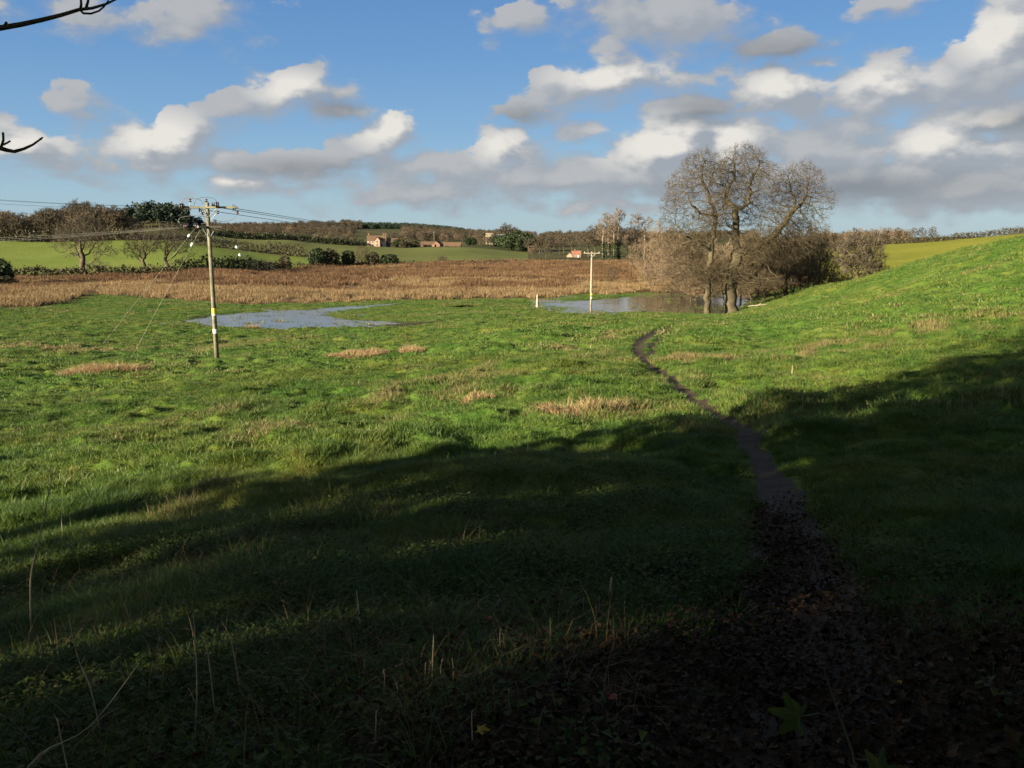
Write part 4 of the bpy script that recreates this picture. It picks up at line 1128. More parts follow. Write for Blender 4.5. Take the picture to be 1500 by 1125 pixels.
# --- poplars with ivy on the lower trunks
def poplar_meshes(name, seed, h=24, w=6):
    q = np.random.default_rng(seed)
    e = [(q.uniform(-.25, .25) * w, q.uniform(-.25, .25) * w, h * z, w * .34, w * .34, h * .12) for z in (.45, .55, .65, .75, .85, .92)]
    return tree_meshes(name, stem_chain([(0, 0, -.5), (.2, 0, h * .3), (0, 0, h * .6), (.1, 0, h * .9)], seed, 1.0), fill(e, 520, seed, .1), .30, seed, step=.8, di=6, dk=1.0, thr=.11, per=4, tl=1.7, tw=.11, trthr=.05, tip=.03, jit=.12, up=.6, iters=50, mat_b='bark_pale', mat_t='twig_red', expo=2.0, spread=.35, tup=.8, flare=1.2)
POP = [poplar_meshes('poplar_%d' % k, 900 + k) for k in range(3)]
ivy_v, ivy_f = cards([(0, 0, z, .9, .9, 1.3) for z in np.arange(1, 10, 1.2)], 500, .4, 77, .6)
IVY = mesh_np('ivy', ivy_v, ivy_f, MAT['evergreen'])
for i, (px, Y, h, lab) in enumerate([(883, 372, 20, 'leftmost of the tall ivy-footed poplars beyond the marsh'), (890.5, 378, 20, 'second tall poplar from the left beyond the marsh'), (898.5, 372, 21.5, 'third tall poplar, the middle of the row beyond the marsh'), (905.5, 374, 21.5, 'fourth tall poplar, right of the middle of the row'), (933, 385, 20, 'poplar left of the gap, with pinkish twigs'), (943.5, 380, 18, 'last poplar before the willow scrub')]):
    t = plant('poplar_tree', lab, 'tree', POP[i % 3], px, Y, h, 24, 1.1 if i < 4 else 1.7)
    if i < 5: link('ivy', IVY, t)
# trees behind poplars and around the red-roofed house
for i, (px, Y, h, k, w) in enumerate([(775,480,9,0,1.3),(790,470,9,1,1.4),(805,465,8.5,0,1.5),(820,475,9,3,1.4),(862,440,14,0,1.5),(872,450,16,3,1.3),(882,455,18,0,1.2),(893,460,17,1,1.3),(905,455,17,3,1.4),(918,450,16,0,1.3),(930,455,15,3,1.3),(943,440,13,0,1.3),(955,430,13,1,1.3),(850,480,13,3,1.4),(838,500,12,0,1.4),(826,510,11,3,1.4),(968,420,12,1,1.4),(985,420,12,2,1.4),(1003,410,11,0,1.4),(1020,410,11,1,1.3),(1090,400,9,3,1.4),(800,395,5.5,0,1.8),(780,400,6,2,1.6)]):
    plant('copse_tree', 'bare tree of the copse around the red-roofed house and poplars', 'tree', WOOD[k], px, Y, h, HH[k], w, 'trees of the copse behind the marsh')
# dark evergreens round the church
for i, (px, Y, w, h) in enumerate([(737,560,8,8.5),(744,555,9,10),(752,550,10,12),(760,545,10,13),(768,540,9,12),(776,540,8,10),(748,535,9,8),(763,530,9,8),(731,570,7,8),(726,572,5,7)]):
    leafy('evergreen_tree', 'dark evergreen in the clump right of the church tower', 'tree', 3 if i % 2 else 0, px, Y, w, h, 'dark evergreens by the church')
for px in (686, 694): leafy('yew_tree', 'small round dark yew left of the church tower', 'tree', 3, px, 560, 4.5, 5.5, 'small dark yews left of the church')
for i, (px, Y, h) in enumerate([(703,590,9),(708,580,8),(712,575,6),(718,572,5),(724,585,8),(698,600,8),(738,610,14),(745,612,16),(752,615,14),(690,630,9),(678,640,8)]):
    plant('churchyard_tree', 'bare tree standing around the church', 'tree', WOOD[(0, 3, 2)[i % 3]], px, Y, h, HH[(0, 3, 2)[i % 3]], 1.3, 'bare trees around the church')
for i, (px, Y, h, w) in enumerate([(582,505,5,7),(592,500,4.5,7),(565,512,6,7),(606,515,4.5,6),(540,505,2.5,8),(528,505,2.5,7)]):
    leafy('garden_shrub', 'dark shrub in the farmhouse garden', 'bush', 2 if i % 2 else 0, px, Y, w, h, 'shrubs of the farmhouse garden')
for i, (px, Y, h) in enumerate([(575,530,9),(584,535,8),(590,560,10),(598,570,10),(405,470,7),(378,455,6),(505,520,6),(520,560,7)]):
    plant('hedgerow_tree', 'small bare tree in the hedgerows near the farmhouse', 'tree', WOOD[i % 4], px, Y, h, HH[i % 4], 1.3, 'hedgerow trees near the farmhouse')

# far woods that read as one mass
def far_wood(name, label, meshes, specs, seed, kind='stuff'):
    q = np.random.default_rng(seed); P = []; Sx = []; pk = []
    for (px0, px1, Y0, Y1, n, s0, s1, ks) in specs:
        px = q.uniform(px0, px1, n); Y = q.uniform(Y0, Y1, n)
        X = (px - 750) / 1268 * Y
        Z = H(X, Y)
        P.append(np.stack([X, Y, Z - .3], 1)); Sx.append(q.uniform(s0, s1, n)); pk.append(q.choice(ks, n))
    P = np.concatenate(P); pkk = np.concatenate(pk); P[:, 2] -= np.where(pkk > 3, 3.6, 1.6)
    scatter(name, label, meshes, P, np.concatenate(Sx), q.uniform(0, 6.28, len(P)), np.concatenate(pk))
crowns = [w[1] for w in WOOD] + [p[1] for p in PINE]
far_wood('far_plantation', 'dark pine plantation along the distant skyline', crowns, [(515,600,1150,1300,300,.8,1.05,[4,5,6]),(600,680,1100,1300,300,.8,1.05,[4,5,6]),(680,705,1100,1250,60,.6,.85,[4,5,6,0])], 11)
far_wood('far_woodland', 'brown leafless woodland covering the distant hillside', crowns,
  [(290,530,1120,1320,620,.6,1.0,[0,0,1,3]),(300,520,800,1100,260,.5,.9,[0,3,2,1]),(590,760,700,1000,320,.5,.85,[0,2,3]),(350,520,500,560,60,.35,.6,[0,2,3]),(700,1110,700,1200,520,.55,.95,[0,1,3]),(700,830,620,700,90,.5,.8,[0,3]),(1180,1330,420,700,180,.45,.7,[1,2]),(-250,30,400,480,120,.7,1.0,[0,3]),(440,470,1300,1340,16,1.0,1.3,[0]),(500,514,1300,1340,10,1.0,1.3,[0])], 12)

# ------------------------------------------------------------------ buildings
def gable(mb_wall, mb_roof, c, L, W, hw, hr, rz, over=.3):
    """walls with gable ends and a pitched roof of real thickness; ridge along local x"""
    cr, sr = math.cos(rz), math.sin(rz)
    def T(p): return (c[0] + p[0] * cr - p[1] * sr, c[1] + p[0] * sr + p[1] * cr, c[2] + p[2])
    l, w = L / 2, W / 2
    V = [T(p) for p in [(-l,-w,-1),(l,-w,-1),(l,w,-1),(-l,w,-1),(-l,-w,hw),(l,-w,hw),(l,w,hw),(-l,w,hw),(-l,0,hw+hr),(l,0,hw+hr)]]
    mb_wall.add(V, [(0,1,5,4),(2,3,7,6),(1,2,6,9,5),(3,0,4,8,7),(3,2,1,0)])
    t = .22; k = hr / w
    for s in (-1, 1):
        a = [(-l-over, s*(w+over), hw-over*k+.02), (l+over, s*(w+over), hw-over*k+.02), (l+over, 0, hw+hr+.02), (-l-over, 0, hw+hr+.02)]
        b = [(x, y, z + t) for x, y, z in a]
        mb_roof.add([T(p) for p in a + b], [(3,2,1,0),(4,5,6,7),(0,1,5,4),(1,2,6,5),(2,3,7,6),(3,0,4,7)])
def windows(parent, c, rz, items, wall_off, name='window'):
    """items: (x along, z, w, h) on the wall at local y = wall_off (negative is the front)"""
    cr, sr = math.cos(rz), math.sin(rz)
    for (x, z, w, h) in items:
        s = -1 if wall_off < 0 else 1
        def T(px_, py_, pz_): return (c[0] + px_ * cr - py_ * sr, c[1] + px_ * sr + py_ * cr, c[2] + pz_)
        f = MB().box(T(x, wall_off + s * .03, z), (w + .24, .1, h + .24), rz).build(name, MAT['white_paint'], parent)
        MB().box(T(x, wall_off + s * .075, z), (w, .05, h), rz).build('pane', MAT['glass'], f)
def farmhouse():
    g0 = ground_spot(552, 505); g0.z = at(552, 361.5, 505).z
    t = empty('farmhouse', g0, 0, .80); tag(t, 'pink rendered farmhouse with tiled roof and tall chimneys across the valley', 'house')
    wl, rf = MB(), MB()
    rz = .12
    gable(wl, rf, (0, 0, 0), 13.5, 6, 4.6, 3.2, rz)
    gable(wl, rf, (.8, -3.2, 0), 4.6, 4.0, 4.6, 2.6, rz + math.pi / 2)
    wl.build('wall', MAT['pink_wall'], t); r_ = rf.build('roof', MAT['tile'], t)
    w2, r2 = MB(), MB(); gable(w2, r2, (10.5, 2.5, 0), 9, 5, 3.4, 2.6, rz + .1)
    w2.build('wing_wall', MAT['dark_board'], t); r2.build('wing_roof', MAT['tile'], t)
    for x in (-5.6, 4.9, 6.4):
        y = x * math.sin(rz)
        c = MB().box((x, y, 7.9), (.95, .8, 3.0), rz).box((x, y, 9.5), (1.15, 1.0, .25), rz)
        c.box((x - .22, y, 9.8), (.28, .28, .4), rz).box((x + .22, y, 9.8), (.28, .28, .4), rz)
        c.build('chimney', MAT['brick'], r_)
    windows(t, (0, 0, 0), rz, [(-4.9, 3.5, .9, 1.1), (-2.8, 3.5, .9, 1.1), (4.2, 3.5, .9, 1.1), (-4.9, 1.4, .9, 1.2), (-2.8, 1.4, .9, 1.2), (5.6, 1.4, .9, 1.2)], -3.0)
    windows(t, (.8, -3.2, 0), rz, [(0, 3.6, 1.0, 1.2), (0, 1.4, 1.1, 1.2)], -2.3)
    MB().box((3.9 * math.cos(rz), 3.9 * math.sin(rz) - 3.08, 1.0), (1.3, .12, 2.2), rz).build('door', MAT['dark_board'], t)
farmhouse()
def barn(px, Y, py, L, W, hw, hr, rz, label):
    g0 = ground_spot(px, Y); g0.z = at(px, py, Y).z
    t = empty('barn', g0); tag(t, label, 'barn')
    wl, rf = MB(), MB(); gable(wl, rf, (0, 0, 0), L, W, hw, hr, rz)
    wl.build('wall', MAT['brick'], t); rf.build('roof', MAT['tile'], t)
    MB().box((-L * .2 * math.cos(rz), -L * .2 * math.sin(rz) - W / 2 / math.cos(rz) - .06, 1.0), (2.4, .12, 2.2), rz).build('door', MAT['dark_board'], t)
barn(628, 525, 363, 9, 5, 1.8, 1.8, .1, 'long low barn with tiled roof right of the farmhouse')
barn(641, 515, 363, 6, 5, 2.0, 1.8, 1.3, 'small pale-gabled barn between two long low barns')
barn(661, 528, 364, 12, 5, 1.8, 1.8, -.05, 'rightmost long low barn in the row before the church')
def church():
    D = 600
    g0 = ground_spot(717, D); zb = g0.z; ztop = at(717, 341.5, D).z
    Ht = ztop - zb; w = 4.7; rz = .18
    t = empty('church', g0); tag(t, 'flint church with a square battlemented tower among trees on the hill', 'church')
    tw = MB(); tw.box((0, 0, (Ht - .9) / 2 - .5), (w, w, Ht - .9 + 1), rz); tw.box((0, 0, Ht * .55), (w + .3, w + .3, .3), rz); tw.box((0, 0, Ht - .95), (w + .35, w + .35, .3), rz)
    cr, sr = math.cos(rz), math.sin(rz)
    for i in range(4):
        for s in (-1, 1):
            u = -w / 2 + .5 + i * (w - 1) / 3
            for (x, y, dx, dy) in ((u, s * (w / 2 - .16), .85, .32), (s * (w / 2 - .16), u, .32, .85)):
                if i in (0, 3) and dx < dy: continue
                tw.box((x * cr - y * sr, x * sr + y * cr, Ht - .35), (dx, dy, .9), rz)
    for sx in (-1, 1):
        x, y = sx * (w / 2 + .1), -(w / 2 + .1)
        tw.box((x * cr - y * sr, x * sr + y * cr, Ht * .3), (.9, .9, Ht * .62), rz)
    tp = tw.build('tower', MAT['flint'], t)
    windows(tp, (0, 0, 0), rz, [(0, Ht - 3.2, 1.0, 1.9), (0, Ht * .38, .7, 1.6)], -w / 2, 'belfry_window')
    wl, rf = MB(), MB(); gable(wl, rf, (9.6 * cr, 9.6 * sr, 0), 13.5, 7, 4.4, 2.2, rz)
    wl.build('nave_wall', MAT['flint'], t); rf.build('nave_roof', MAT['lead_roof'], t)
    windows(t, (9.6 * cr, 9.6 * sr, 0), rz, [(-4, 2.4, 1.2, 2.0), (0, 2.4, 1.2, 2.0), (4, 2.4, 1.2, 2.0)], -3.5, 'nave_window')
church()
def red_house():
    g0 = ground_spot(843, 432); g0.z = at(843, 378, 432).z
    t = empty('cottage', g0, 0, .68); tag(t, 'red roofed brick cottage among bare trees beyond the marsh', 'house')
    wl, rf = MB(), MB(); rz = -.1
    gable(wl, rf, (0.6, 0, 0), 6.6, 5, 2.6, 2.6, rz); wl.build('wall', MAT['brick'], t); r_ = rf.build('roof', MAT['tile_red'], t)
    w2, r2 = MB(), MB(); gable(w2, r2, (-4.4, -.3, 0), 4.2, 4, 2.0, 1.8, rz + math.pi / 2); w2.build('extension_wall', MAT['pink_wall'], t); r2.build('extension_roof', MAT['tile_red'], t)
    for x in (-.4,): MB().box((x, 0, 5.5), (.7, .7, 1.6), rz).box((x, 0, 6.35), (.9, .9, .2), rz).build('chimney', MAT['brick'], r_)
    windows(t, (.6, 0, 0), rz, [(-2, 1.5, .9, 1.0), (0.2, 1.5, .9, 1.0), (2.3, 1.5, .9, 1.0)], -2.5)
    MB().box((1.7, -2.62 - .1, .9), (.9, .1, 2.0), rz).build('door', MAT['white_paint'], t)
MAT['tile_red'] = simple('tile_red', (.17, .075, .050), (.27, .125, .085), 1.1, .85, .5, .06)
red_house()

# ------------------------------------------------------------------ power line
def wire(name, label, a, b, sag, r, mat='wire', cat='wire', group=None, n=24):
    a, b = Vector(a), Vector(b); pts = []
    for i in range(n + 1):
        t = i / n; p = a.lerp(b, t); p.z -= 4 * sag * t * (1 - t); pts.append(p)
    o3 = pts[0].copy()
    o = MB().tube([p - o3 for p in pts], r, 5).build(name, MAT[mat], None, True, o3); tag(o, label, cat, group); return o
PY_ = 53.0
pb = ground_spot(318, PY_); pt_ = at(303.5, 297, PY_)
pb.z -= .1
def big_pole():
    t = empty('power_pole', pb); tag(t, 'tall tarred timber pole with two crossarms and dark insulators left in the meadow', 'utility pole')
    o = pb
    top = pt_ - o; h = top.z
    MB().tube([(0, 0, -.5), (top.x * .5, 0, h * .5), (top.x, 0, h), (top.x, 0, h + .02)], [.145, .13, .11, .09], 16).build('pole', MAT['timber_pole'], t, True)
    def L(px, py, dy=0): return at(px, py, PY_ + dy) - o
    # arms: a pair of timber/steel beams each
    a0, a1 = L(268, 304), L(347, 303.6); a0.z = a1.z = (a0.z + a1.z) / 2
    MB().box(((a0.x + a1.x) / 2, -.17, a0.z), (a1.x - a0.x, .08, .11)).build('crossarm', MAT['timber_pole'], t)
    MB().box(((a0.x + a1.x) / 2, .17, a0.z), (a1.x - a0.x, .08, .11)).build('crossarm', MAT['timber_pole'], t)
    b0, b1 = L(277, 331.5), L(328, 333); zl = (b0.z + b1.z) / 2
    MB().box(((b0.x + b1.x) / 2, -.2, zl), (b1.x - b0.x, .10, .12)).build('crossarm', MAT['dark_board'], t)
    MB().box((L(303, 332).x, -.22, zl - .02), (.10, 2.6, .12)).build('crossarm', MAT['weathered'], t)
    br = []
    for (p, q) in [((294, 305), (303.6, 317)), ((318, 305), (307, 317)), ((297, 335), (304, 346)), ((315, 335), (309, 346))]:
        MB().tube([L(*p, -.24), L(*q, -.17)], .025, 6).build('brace', MAT['steel'], t)
    # disc insulators at the ends of the arms
    def disc(p, ax, n=2, r=.20, mat='porcelain'):
        prof = []
        for i in range(n):
            prof += [(.03, i * .11), (r, i * .11 + .02), (r, i * .11 + .05), (.03, i * .11 + .09)]
        return MB().lathe(prof, p, ax, 14).build('insulator', MAT[mat], t, True)
    for (px, py, dy, ax) in [(268.5, 302.5, -.3, (-1, .05, .02)), (320.5, 300.5, -.3, (-1, -.1, .05)), (340.5, 304.5, .3, (1, .35, -.02)), (291, 306.5, .3, (1, .4, -.1)), (275, 332, -.4, (-1, 0, .0)), (289, 331, .5, (-1, 0, .02)), (310, 301, .3, (1, .4, 0))]:
        disc(L(px, py, dy), ax)
    for (px, py, dy) in [(278, 293, -.2), (302, 293.5, .2), (315, 323.5, .2), (347.5, 310.5, .1), (318.5, 310.5, -.2), (296, 312, -.2)]:
        disc(L(px, py, dy) - Vector((0, 0, .12)), (0, 0, 1), 2, .105)
    for (p, q, dy) in [((278, 303.5), (278, 296), -.2), ((302, 303), (302, 296), .2), ((310, 331), (315, 326), .1), ((309, 322), (318, 312), -.2)]:
        MB().tube([L(*p, dy), L(*q, dy)], .018, 6).build('insulator_pin', MAT['steel'], t)
    # jumper loops
    def loop(pts, dys=0):
        P_ = [L(x, y, dys) for x, y in pts]
        # Catmull-Rom smoothing
        out = []
        for i in range(len(P_) - 1):
            p0, p1, p2, p3 = P_[max(i - 1, 0)], P_[i], P_[i + 1], P_[min(i + 2, len(P_) - 1)]
            for k in range(6):
                s = k / 6; out.append(.5 * ((2 * p1) + (p2 - p0) * s + (2 * p0 - 5 * p1 + 4 * p2 - p3) * s * s + (3 * p1 - p0 - 3 * p2 + p3) * s ** 3))
        out.append(P_[-1]); MB().tube(out, .017, 5).build('jumper', MAT['wire_dark'], t, True)
    loop([(264.5, 300), (267, 293.5), (274, 290), (284, 291), (293, 293), (297.5, 299)], -.2)
    loop([(284, 302), (286, 294), (292, 290), (302, 289), (312, 290.5), (318, 296), (320, 300)], .2)
    loop([(347.5, 311), (345, 317), (338, 322.5), (328, 324.5), (315, 323.5)], .1)
    loop([(297, 312), (299, 320), (303, 326), (295, 328)], -.2)
    loop([(266, 331), (262, 326), (263, 320), (270, 317.5), (285, 316), (303, 317.5)], -.3)
    # number plate and danger plate on the shaft
    for py, mat, hh in ((454, 'yellow_plate', .42), (458.6, 'white_plate', .12), (483, 'white_plate', .28)):
        f = (527 - py) / (527 - 297); c = Vector((0, 0, 0)).lerp(top, f); r = .145 - .035 * f + .008
        V = []; 
        for j in range(9):
            a = math.pi + .2 + (math.pi - .4) * j / 8
            V += [(c.x + r * math.cos(a), r * math.sin(a), c.z - hh / 2), (c.x + r * math.cos(a), r * math.sin(a), c.z + hh / 2)]
        V2 = [(c.x + (x - c.x) * .93, y * .93, z) for x, y, z in V]
        F = [(2 * j, 2 * j + 2, 2 * j + 3, 2 * j + 1) for j in range(8)] + [(18 + 2 * j + 1, 18 + 2 * j + 3, 18 + 2 * j + 2, 18 + 2 * j) for j in range(8)]
        MB().add(V + V2, F).build('plate', MAT[mat], t)
big_pole()
GW = 'overhead line wires'
# upper wires to the left and away to the right, lower wires to the left
for (px, py, dy, lx, ly, lY) in [(268, 302, -.3, -330, 259, 40), (283, 302, .3, -330, 263, 41), (291, 306, .3, -330, 270, 42)]:
    wire('overhead_wire', 'thin upper wire running left from the tall pole against the sky', at(px, py, PY_ + dy), at(lx, ly, lY), .35, .007, 'wire_dark', group=GW + ' to the upper left')
for (px, py, dy, ry) in [(343, 305, .3, 334.5), (320, 304, .3, 336), (293, 306.5, .3, 338)]:
    wire('overhead_wire', 'thin dark wire receding from the tall pole toward the far hill', at(px, py, PY_ + dy), at(636 - (343 - px) * .1, ry + 6, 500), 1.2, .020, 'wire_dark', group=GW + ' to the far hill', n=40)
for (px, py, dy, ly) in [(272, 331.5, -.5, 353), (276, 332.3, -.2, 358), (286, 331.8, .4, 364)]:
    wire('overhead_wire', 'pale lower wire running left from the tall pole across the oaks', at(px, py, PY_ + dy), at(-330, ly, 44), .25, .0055, 'wire', group=GW + ' to the lower left')
def stay(label, a, apx, aY, f):
    g_ = ground_spot(apx, aY); a = Vector(a)
    t = empty('stay_wire', g_); tag(t, label, 'stay wire')
    MB().tube([a - g_, Vector((0, 0, -.1))], .010 if apx > 400 else .004, 5).build('cable', MAT['wire'], t)
    p = a.lerp(g_, f) - g_; d = (g_ - a).normalized()
    MB().lathe([(.03, -.13), (.08, -.11), (.085, .0), (.08, .11), (.03, .13)], p, d, 10).build('insulator', MAT['white_ins'], t, True)
pa = at(309, 341, PY_); pa2 = at(305, 322, PY_)
stay('upper stay wire slanting down to the right of the tall pole', at(309, 341, PY_), 588, 64, .115)
stay('lower stay wire slanting down to the right of the tall pole', at(309, 343, PY_), 535, 62, .165)
stay('stay wire slanting down to the left of the tall pole to the meadow', at(293, 337, PY_ - .2), 190, 56, .105)
stay('shorter-looking stay wire at the left of the tall pole with a white insulator', at(287, 333, PY_ + .3), 150, 70, .055)
def small_pole():
    b = ground_spot(865.5, 108); b.z -= .1
    t = empty('power_pole', b); tag(t, 'small pale timber pole with one plain crossarm beside the flood water', 'utility pole')
    h = at(866, 370, 108).z - b.z
    MB().tube([(0, 0, -.4), (0, 0, h * .5), (0, 0, h)], [.135, .12, .095], 14).build('pole', MAT['weathered'], t, True)
    MB().box((0, -.18, h - .08), (2.05, .10, .10)).build('crossarm', MAT['weathered'], t)
    for s in (-1, 1): MB().tube([(s * .42, -.16, h - .14), (0, -.14, h - .62)], .025, 6).build('brace', MAT['steel'], t)
    for x in (-.9, 0, .9): MB().lathe([(.02, 0), (.05, .03), (.05, .08), (.02, .12)], (x, -.18, h - .01), None, 10).build('insulator', MAT['white_ins'], t, True)
    MB().box((0, -.15, h * .32), (.2, .03, .3)).build('plate', MAT['yellow_plate'], t)
    MB().box((0, -.15, h * .26), (.2, .03, .16)).build('plate', MAT['white_plate'], t)
small_pole()
def far_pole():
    b = ground_spot(636, 500); t = empty('power_pole', b); tag(t, 'tiny distant timber pole on the far hill by the barns', 'utility pole')
    h = 9.2
    MB().tube([(0, 0, -.4), (0, 0, h)], [.15, .11], 8).build('pole', MAT['timber_pole'], t, True)
    MB().box((0, -.14, h - .2), (2.2, .1, .12)).build('crossarm', MAT['dark_board'], t)
far_pole()
def stump_post():
    b = ground_spot(787, 114)
    V = MB(); V.tube([(0, 0, -.3), (.01, 0, .3), (.03, 0, 1.0), (.0, 0, 1.5), (.04, 0, 1.78)], [.24, .20, .15, .13, .07], 9)
    o = V.build('timber_post', MAT['weathered'], None, True, b); tag(o, 'short rough timber post standing in the meadow left of the small pole', 'post')
stump_post()
def fence():
    b = ground_spot(60, 211); t = empty('wire_fence', b); tag(t, 'thin post and wire fence along the foot of the lime green field', 'fence')
    tops = []
    for px in range(24, 232, 13):
        g_ = ground_spot(px, 211) - b
        MB().tube([g_ - Vector((0, 0, .3)), g_ + Vector((.02, 0, 1.25))], [.07, .06], 6).build('post', MAT['weathered'], t); tops.append(g_ + Vector((0, -.07, 1.1)))
    for dz in (0, -.35, -.7):
        MB().tube([p + Vector((0, 0, dz)) for p in tops], .006, 4).build('fence_wire', MAT['wire'], t)
fence()

# ------------------------------------------------------------------ dead grass tussocks
def tussock(px, Y, w, d, h, seed, label, lean=.7):
    q = np.random.default_rng(seed); b = ground_spot(px, Y)
    m_ = int(260 * w * d + 120); me = blades_mesh('dead_tussock', m_, .5, h, .022, lean, MAT['straw'], seed, segs=3)
    n = len(me.vertices); co = np.empty(n * 3, np.float32); me.vertices.foreach_get('co', co); co = co.reshape(-1, 3)
    base = np.repeat(co.reshape(m_, -1, 3)[:, :1, :2], co.reshape(m_, -1, 3).shape[1], 1).reshape(-1, 2)
    co[:, 0] += base[:, 0] * (w - 1); co[:, 1] += base[:, 1] * (d - 1)
    co[:, 2] += H(b.x + co[:, 0], b.y + co[:, 1]) - b.z
    prof = np.clip(1.15 - .5 * (base[:, 0] * 2) ** 2, .3, 1.2) * (.8 + .4 * fbm(co[:, 0] * 1.5, co[:, 1] * 1.5, 2, seed))
    co[:, 2] = (co[:, 2] - (H(b.x + co[:, 0], b.y + co[:, 1]) - b.z)) * prof + (H(b.x + co[:, 0], b.y + co[:, 1]) - b.z)
    me.vertices.foreach_set('co', co.ravel()); me.update()
    tag(link('dead_grass_tussock', me, None, b), label, 'grass tussock')
tussock(152, 47, 5.2, 1.6, .62, 41, 'largest tawny dead grass tussock left of the tall pole')
tussock(516, 50, 3.2, 1.2, .35, 42, 'long low tawny tussock right of the tall pole')
tussock(551, 50.5, 1.6, 1.0, .42, 43, 'small upright tawny tussock second from the left in its row')
tussock(603, 51.5, 1.6, 1.0, .48, 44, 'small tawny tussock at the right end of the row')
tussock(855, 19.5, 2.0, 1.2, .35, 45, 'brown withered weed tussock on the ridge beside the footpath', 1.2)
tussock(700, 24, 1.0, .7, .24, 46, 'straw coloured tuft on the bright ridge near the shade edge')
tussock(372, 85, 1.4, .8, .45, 47, 'small tawny tuft on the rim of the long flood pool')

# ------------------------------------------------------------------ foreground stems, leaves and twigs
def dead_stem(pts, r, label, group=None, cat='dead stem'):
    """pts = (px, py, Y)"""
    P_ = [at(*p) for p in pts]
    lo = P_[-1]; gzv = gz(lo.x, lo.y)
    P_[-1] = Vector((lo.x, lo.y, min(gzv - .02, lo.z)))
    out = []
    for i in range(len(P_) - 1):
        p0, p1, p2, p3 = P_[max(i - 1, 0)], P_[i], P_[i + 1], P_[min(i + 2, len(P_) - 1)]
        for k in range(5):
            s = k / 5; out.append(.5 * ((2 * p1) + (p2 - p0) * s + (2 * p0 - 5 * p1 + 4 * p2 - p3) * s * s + (3 * p1 - p0 - 3 * p2 + p3) * s ** 3))
    out.append(P_[-1]); o3 = out[-1].copy()
    rr = [r * (.45 + .55 * i / len(out)) for i in range(len(out))]
    mb = MB().tube([p - o3 for p in out], rr, 6)
    for i, p in enumerate(out[2:-4]):            # side shoots and swollen nodes
        if (i * 7 + len(label)) % 5 == 0:
            k = i + 2; L = (out[0] - out[-1]).length * .10; a = i * 2.4
            d = (out[k - 1] - out[k + 1]).normalized() + Vector((math.cos(a), math.sin(a), .1)) * .7
            mb.tube([out[k] - o3, out[k] - o3 + d * L * .5, out[k] - o3 + d * L + Vector((0, 0, -.2 * L))], [rr[k] * .7, rr[k] * .5, rr[k] * .2], 5)
            mb.lathe([(rr[k] * .6, -rr[k] * 2), (rr[k] * 1.5, 0), (rr[k] * .6, rr[k] * 2)], out[k] - o3, (0, 0, 1), 6)
    tag(mb.build('dry_stalk', MAT['dead_stem'], None, True, o3), label, cat, group)
dead_stem([(283, 900, 3.0), (287, 960, 2.95), (288, 1020, 2.9), (285, 1090, 2.85), (283, 1160, 2.8)], .0035, 'tallest pale dead stem standing upright in the dark foreground')
dead_stem([(78, 685, 5.2), (68, 740, 5.15), (55, 800, 5.1), (45, 850, 5.05), (42, 905, 5.0)], .006, 'thin dark dead stem leaning right across the bright grass')
dead_stem([(100, 900, 3.2), (108, 940, 3.15), (118, 975, 3.1), (133, 1010, 3.05), (148, 1060, 3.0)], .003, 'dead stem kinked halfway left of the tallest pale stem')
dead_stem([(205, 970, 2.6), (130, 1065, 2.4), (42, 1122, 2.3), (-40, 1190, 2.1)], .0028, 'broken stalk lying slantwise at the bottom left corner')
dead_stem([(84, 1052, 2.5), (90, 1085, 2.45), (110, 1125, 2.4)], .003, 'short pale stalk leaning over the fallen stalk at the left')
dead_stem([(325, 910, 3.3), (340, 945, 3.25), (352, 975, 3.2)], .003, 'bent pale stalk to the right of the tallest stem')
dead_stem([(293, 930, 3.2), (304, 955, 3.1), (312, 985, 3.1)], .003, 'short slanting stalk just right of the tallest stem')
dead_stem([(522, 865, 4.3), (526, 900, 4.2), (531, 950, 4.1)], .004, 'slim grey stalk above the cluster of stubs')
dead_stem([(635, 930, 3.3), (634, 965, 3.25), (633, 1010, 3.2)], .0035, 'straight greenish stalk in the cluster of stubs')
dead_stem([(745, 1008, 2.9), (748, 1045, 2.85), (765, 1080, 2.8)], .0035, 'kinked reddish stalk right of the yellow leaf')
dead_stem([(896, 846, 4.7), (893, 868, 4.65), (888, 905, 4.6)], .012, 'thick brown broken stalk near the leaf-strewn mud')
dead_stem([(806, 905, 3.8), (806, 935, 3.75), (807, 970, 3.7)], .004, 'orange brown stalk between stubs and mud')
for i, (px, py, Y, hpx) in enumerate([(648,964,3.2,38),(662,963,3.2,50),(623,970,3.2,26),(561,980,3.1,30),(733,920,3.6,32),(855,875,4.3,26),(878,872,4.3,28),(692,1040,2.6,30),(551,1040,2.7,30),(580,1000,3.0,28),(818,895,4.0,60),(1161,535,26,10),(1388,538,24,8)]):
    dead_stem([(px, py, Y), (px + random.uniform(-3, 3), py + hpx * .5, Y - .02), (px + random.uniform(-4, 4), py + hpx, Y - .04)], .003 if Y < 10 else .012, 'short dry stalk stub poking up from the grass', 'short stalk stubs')
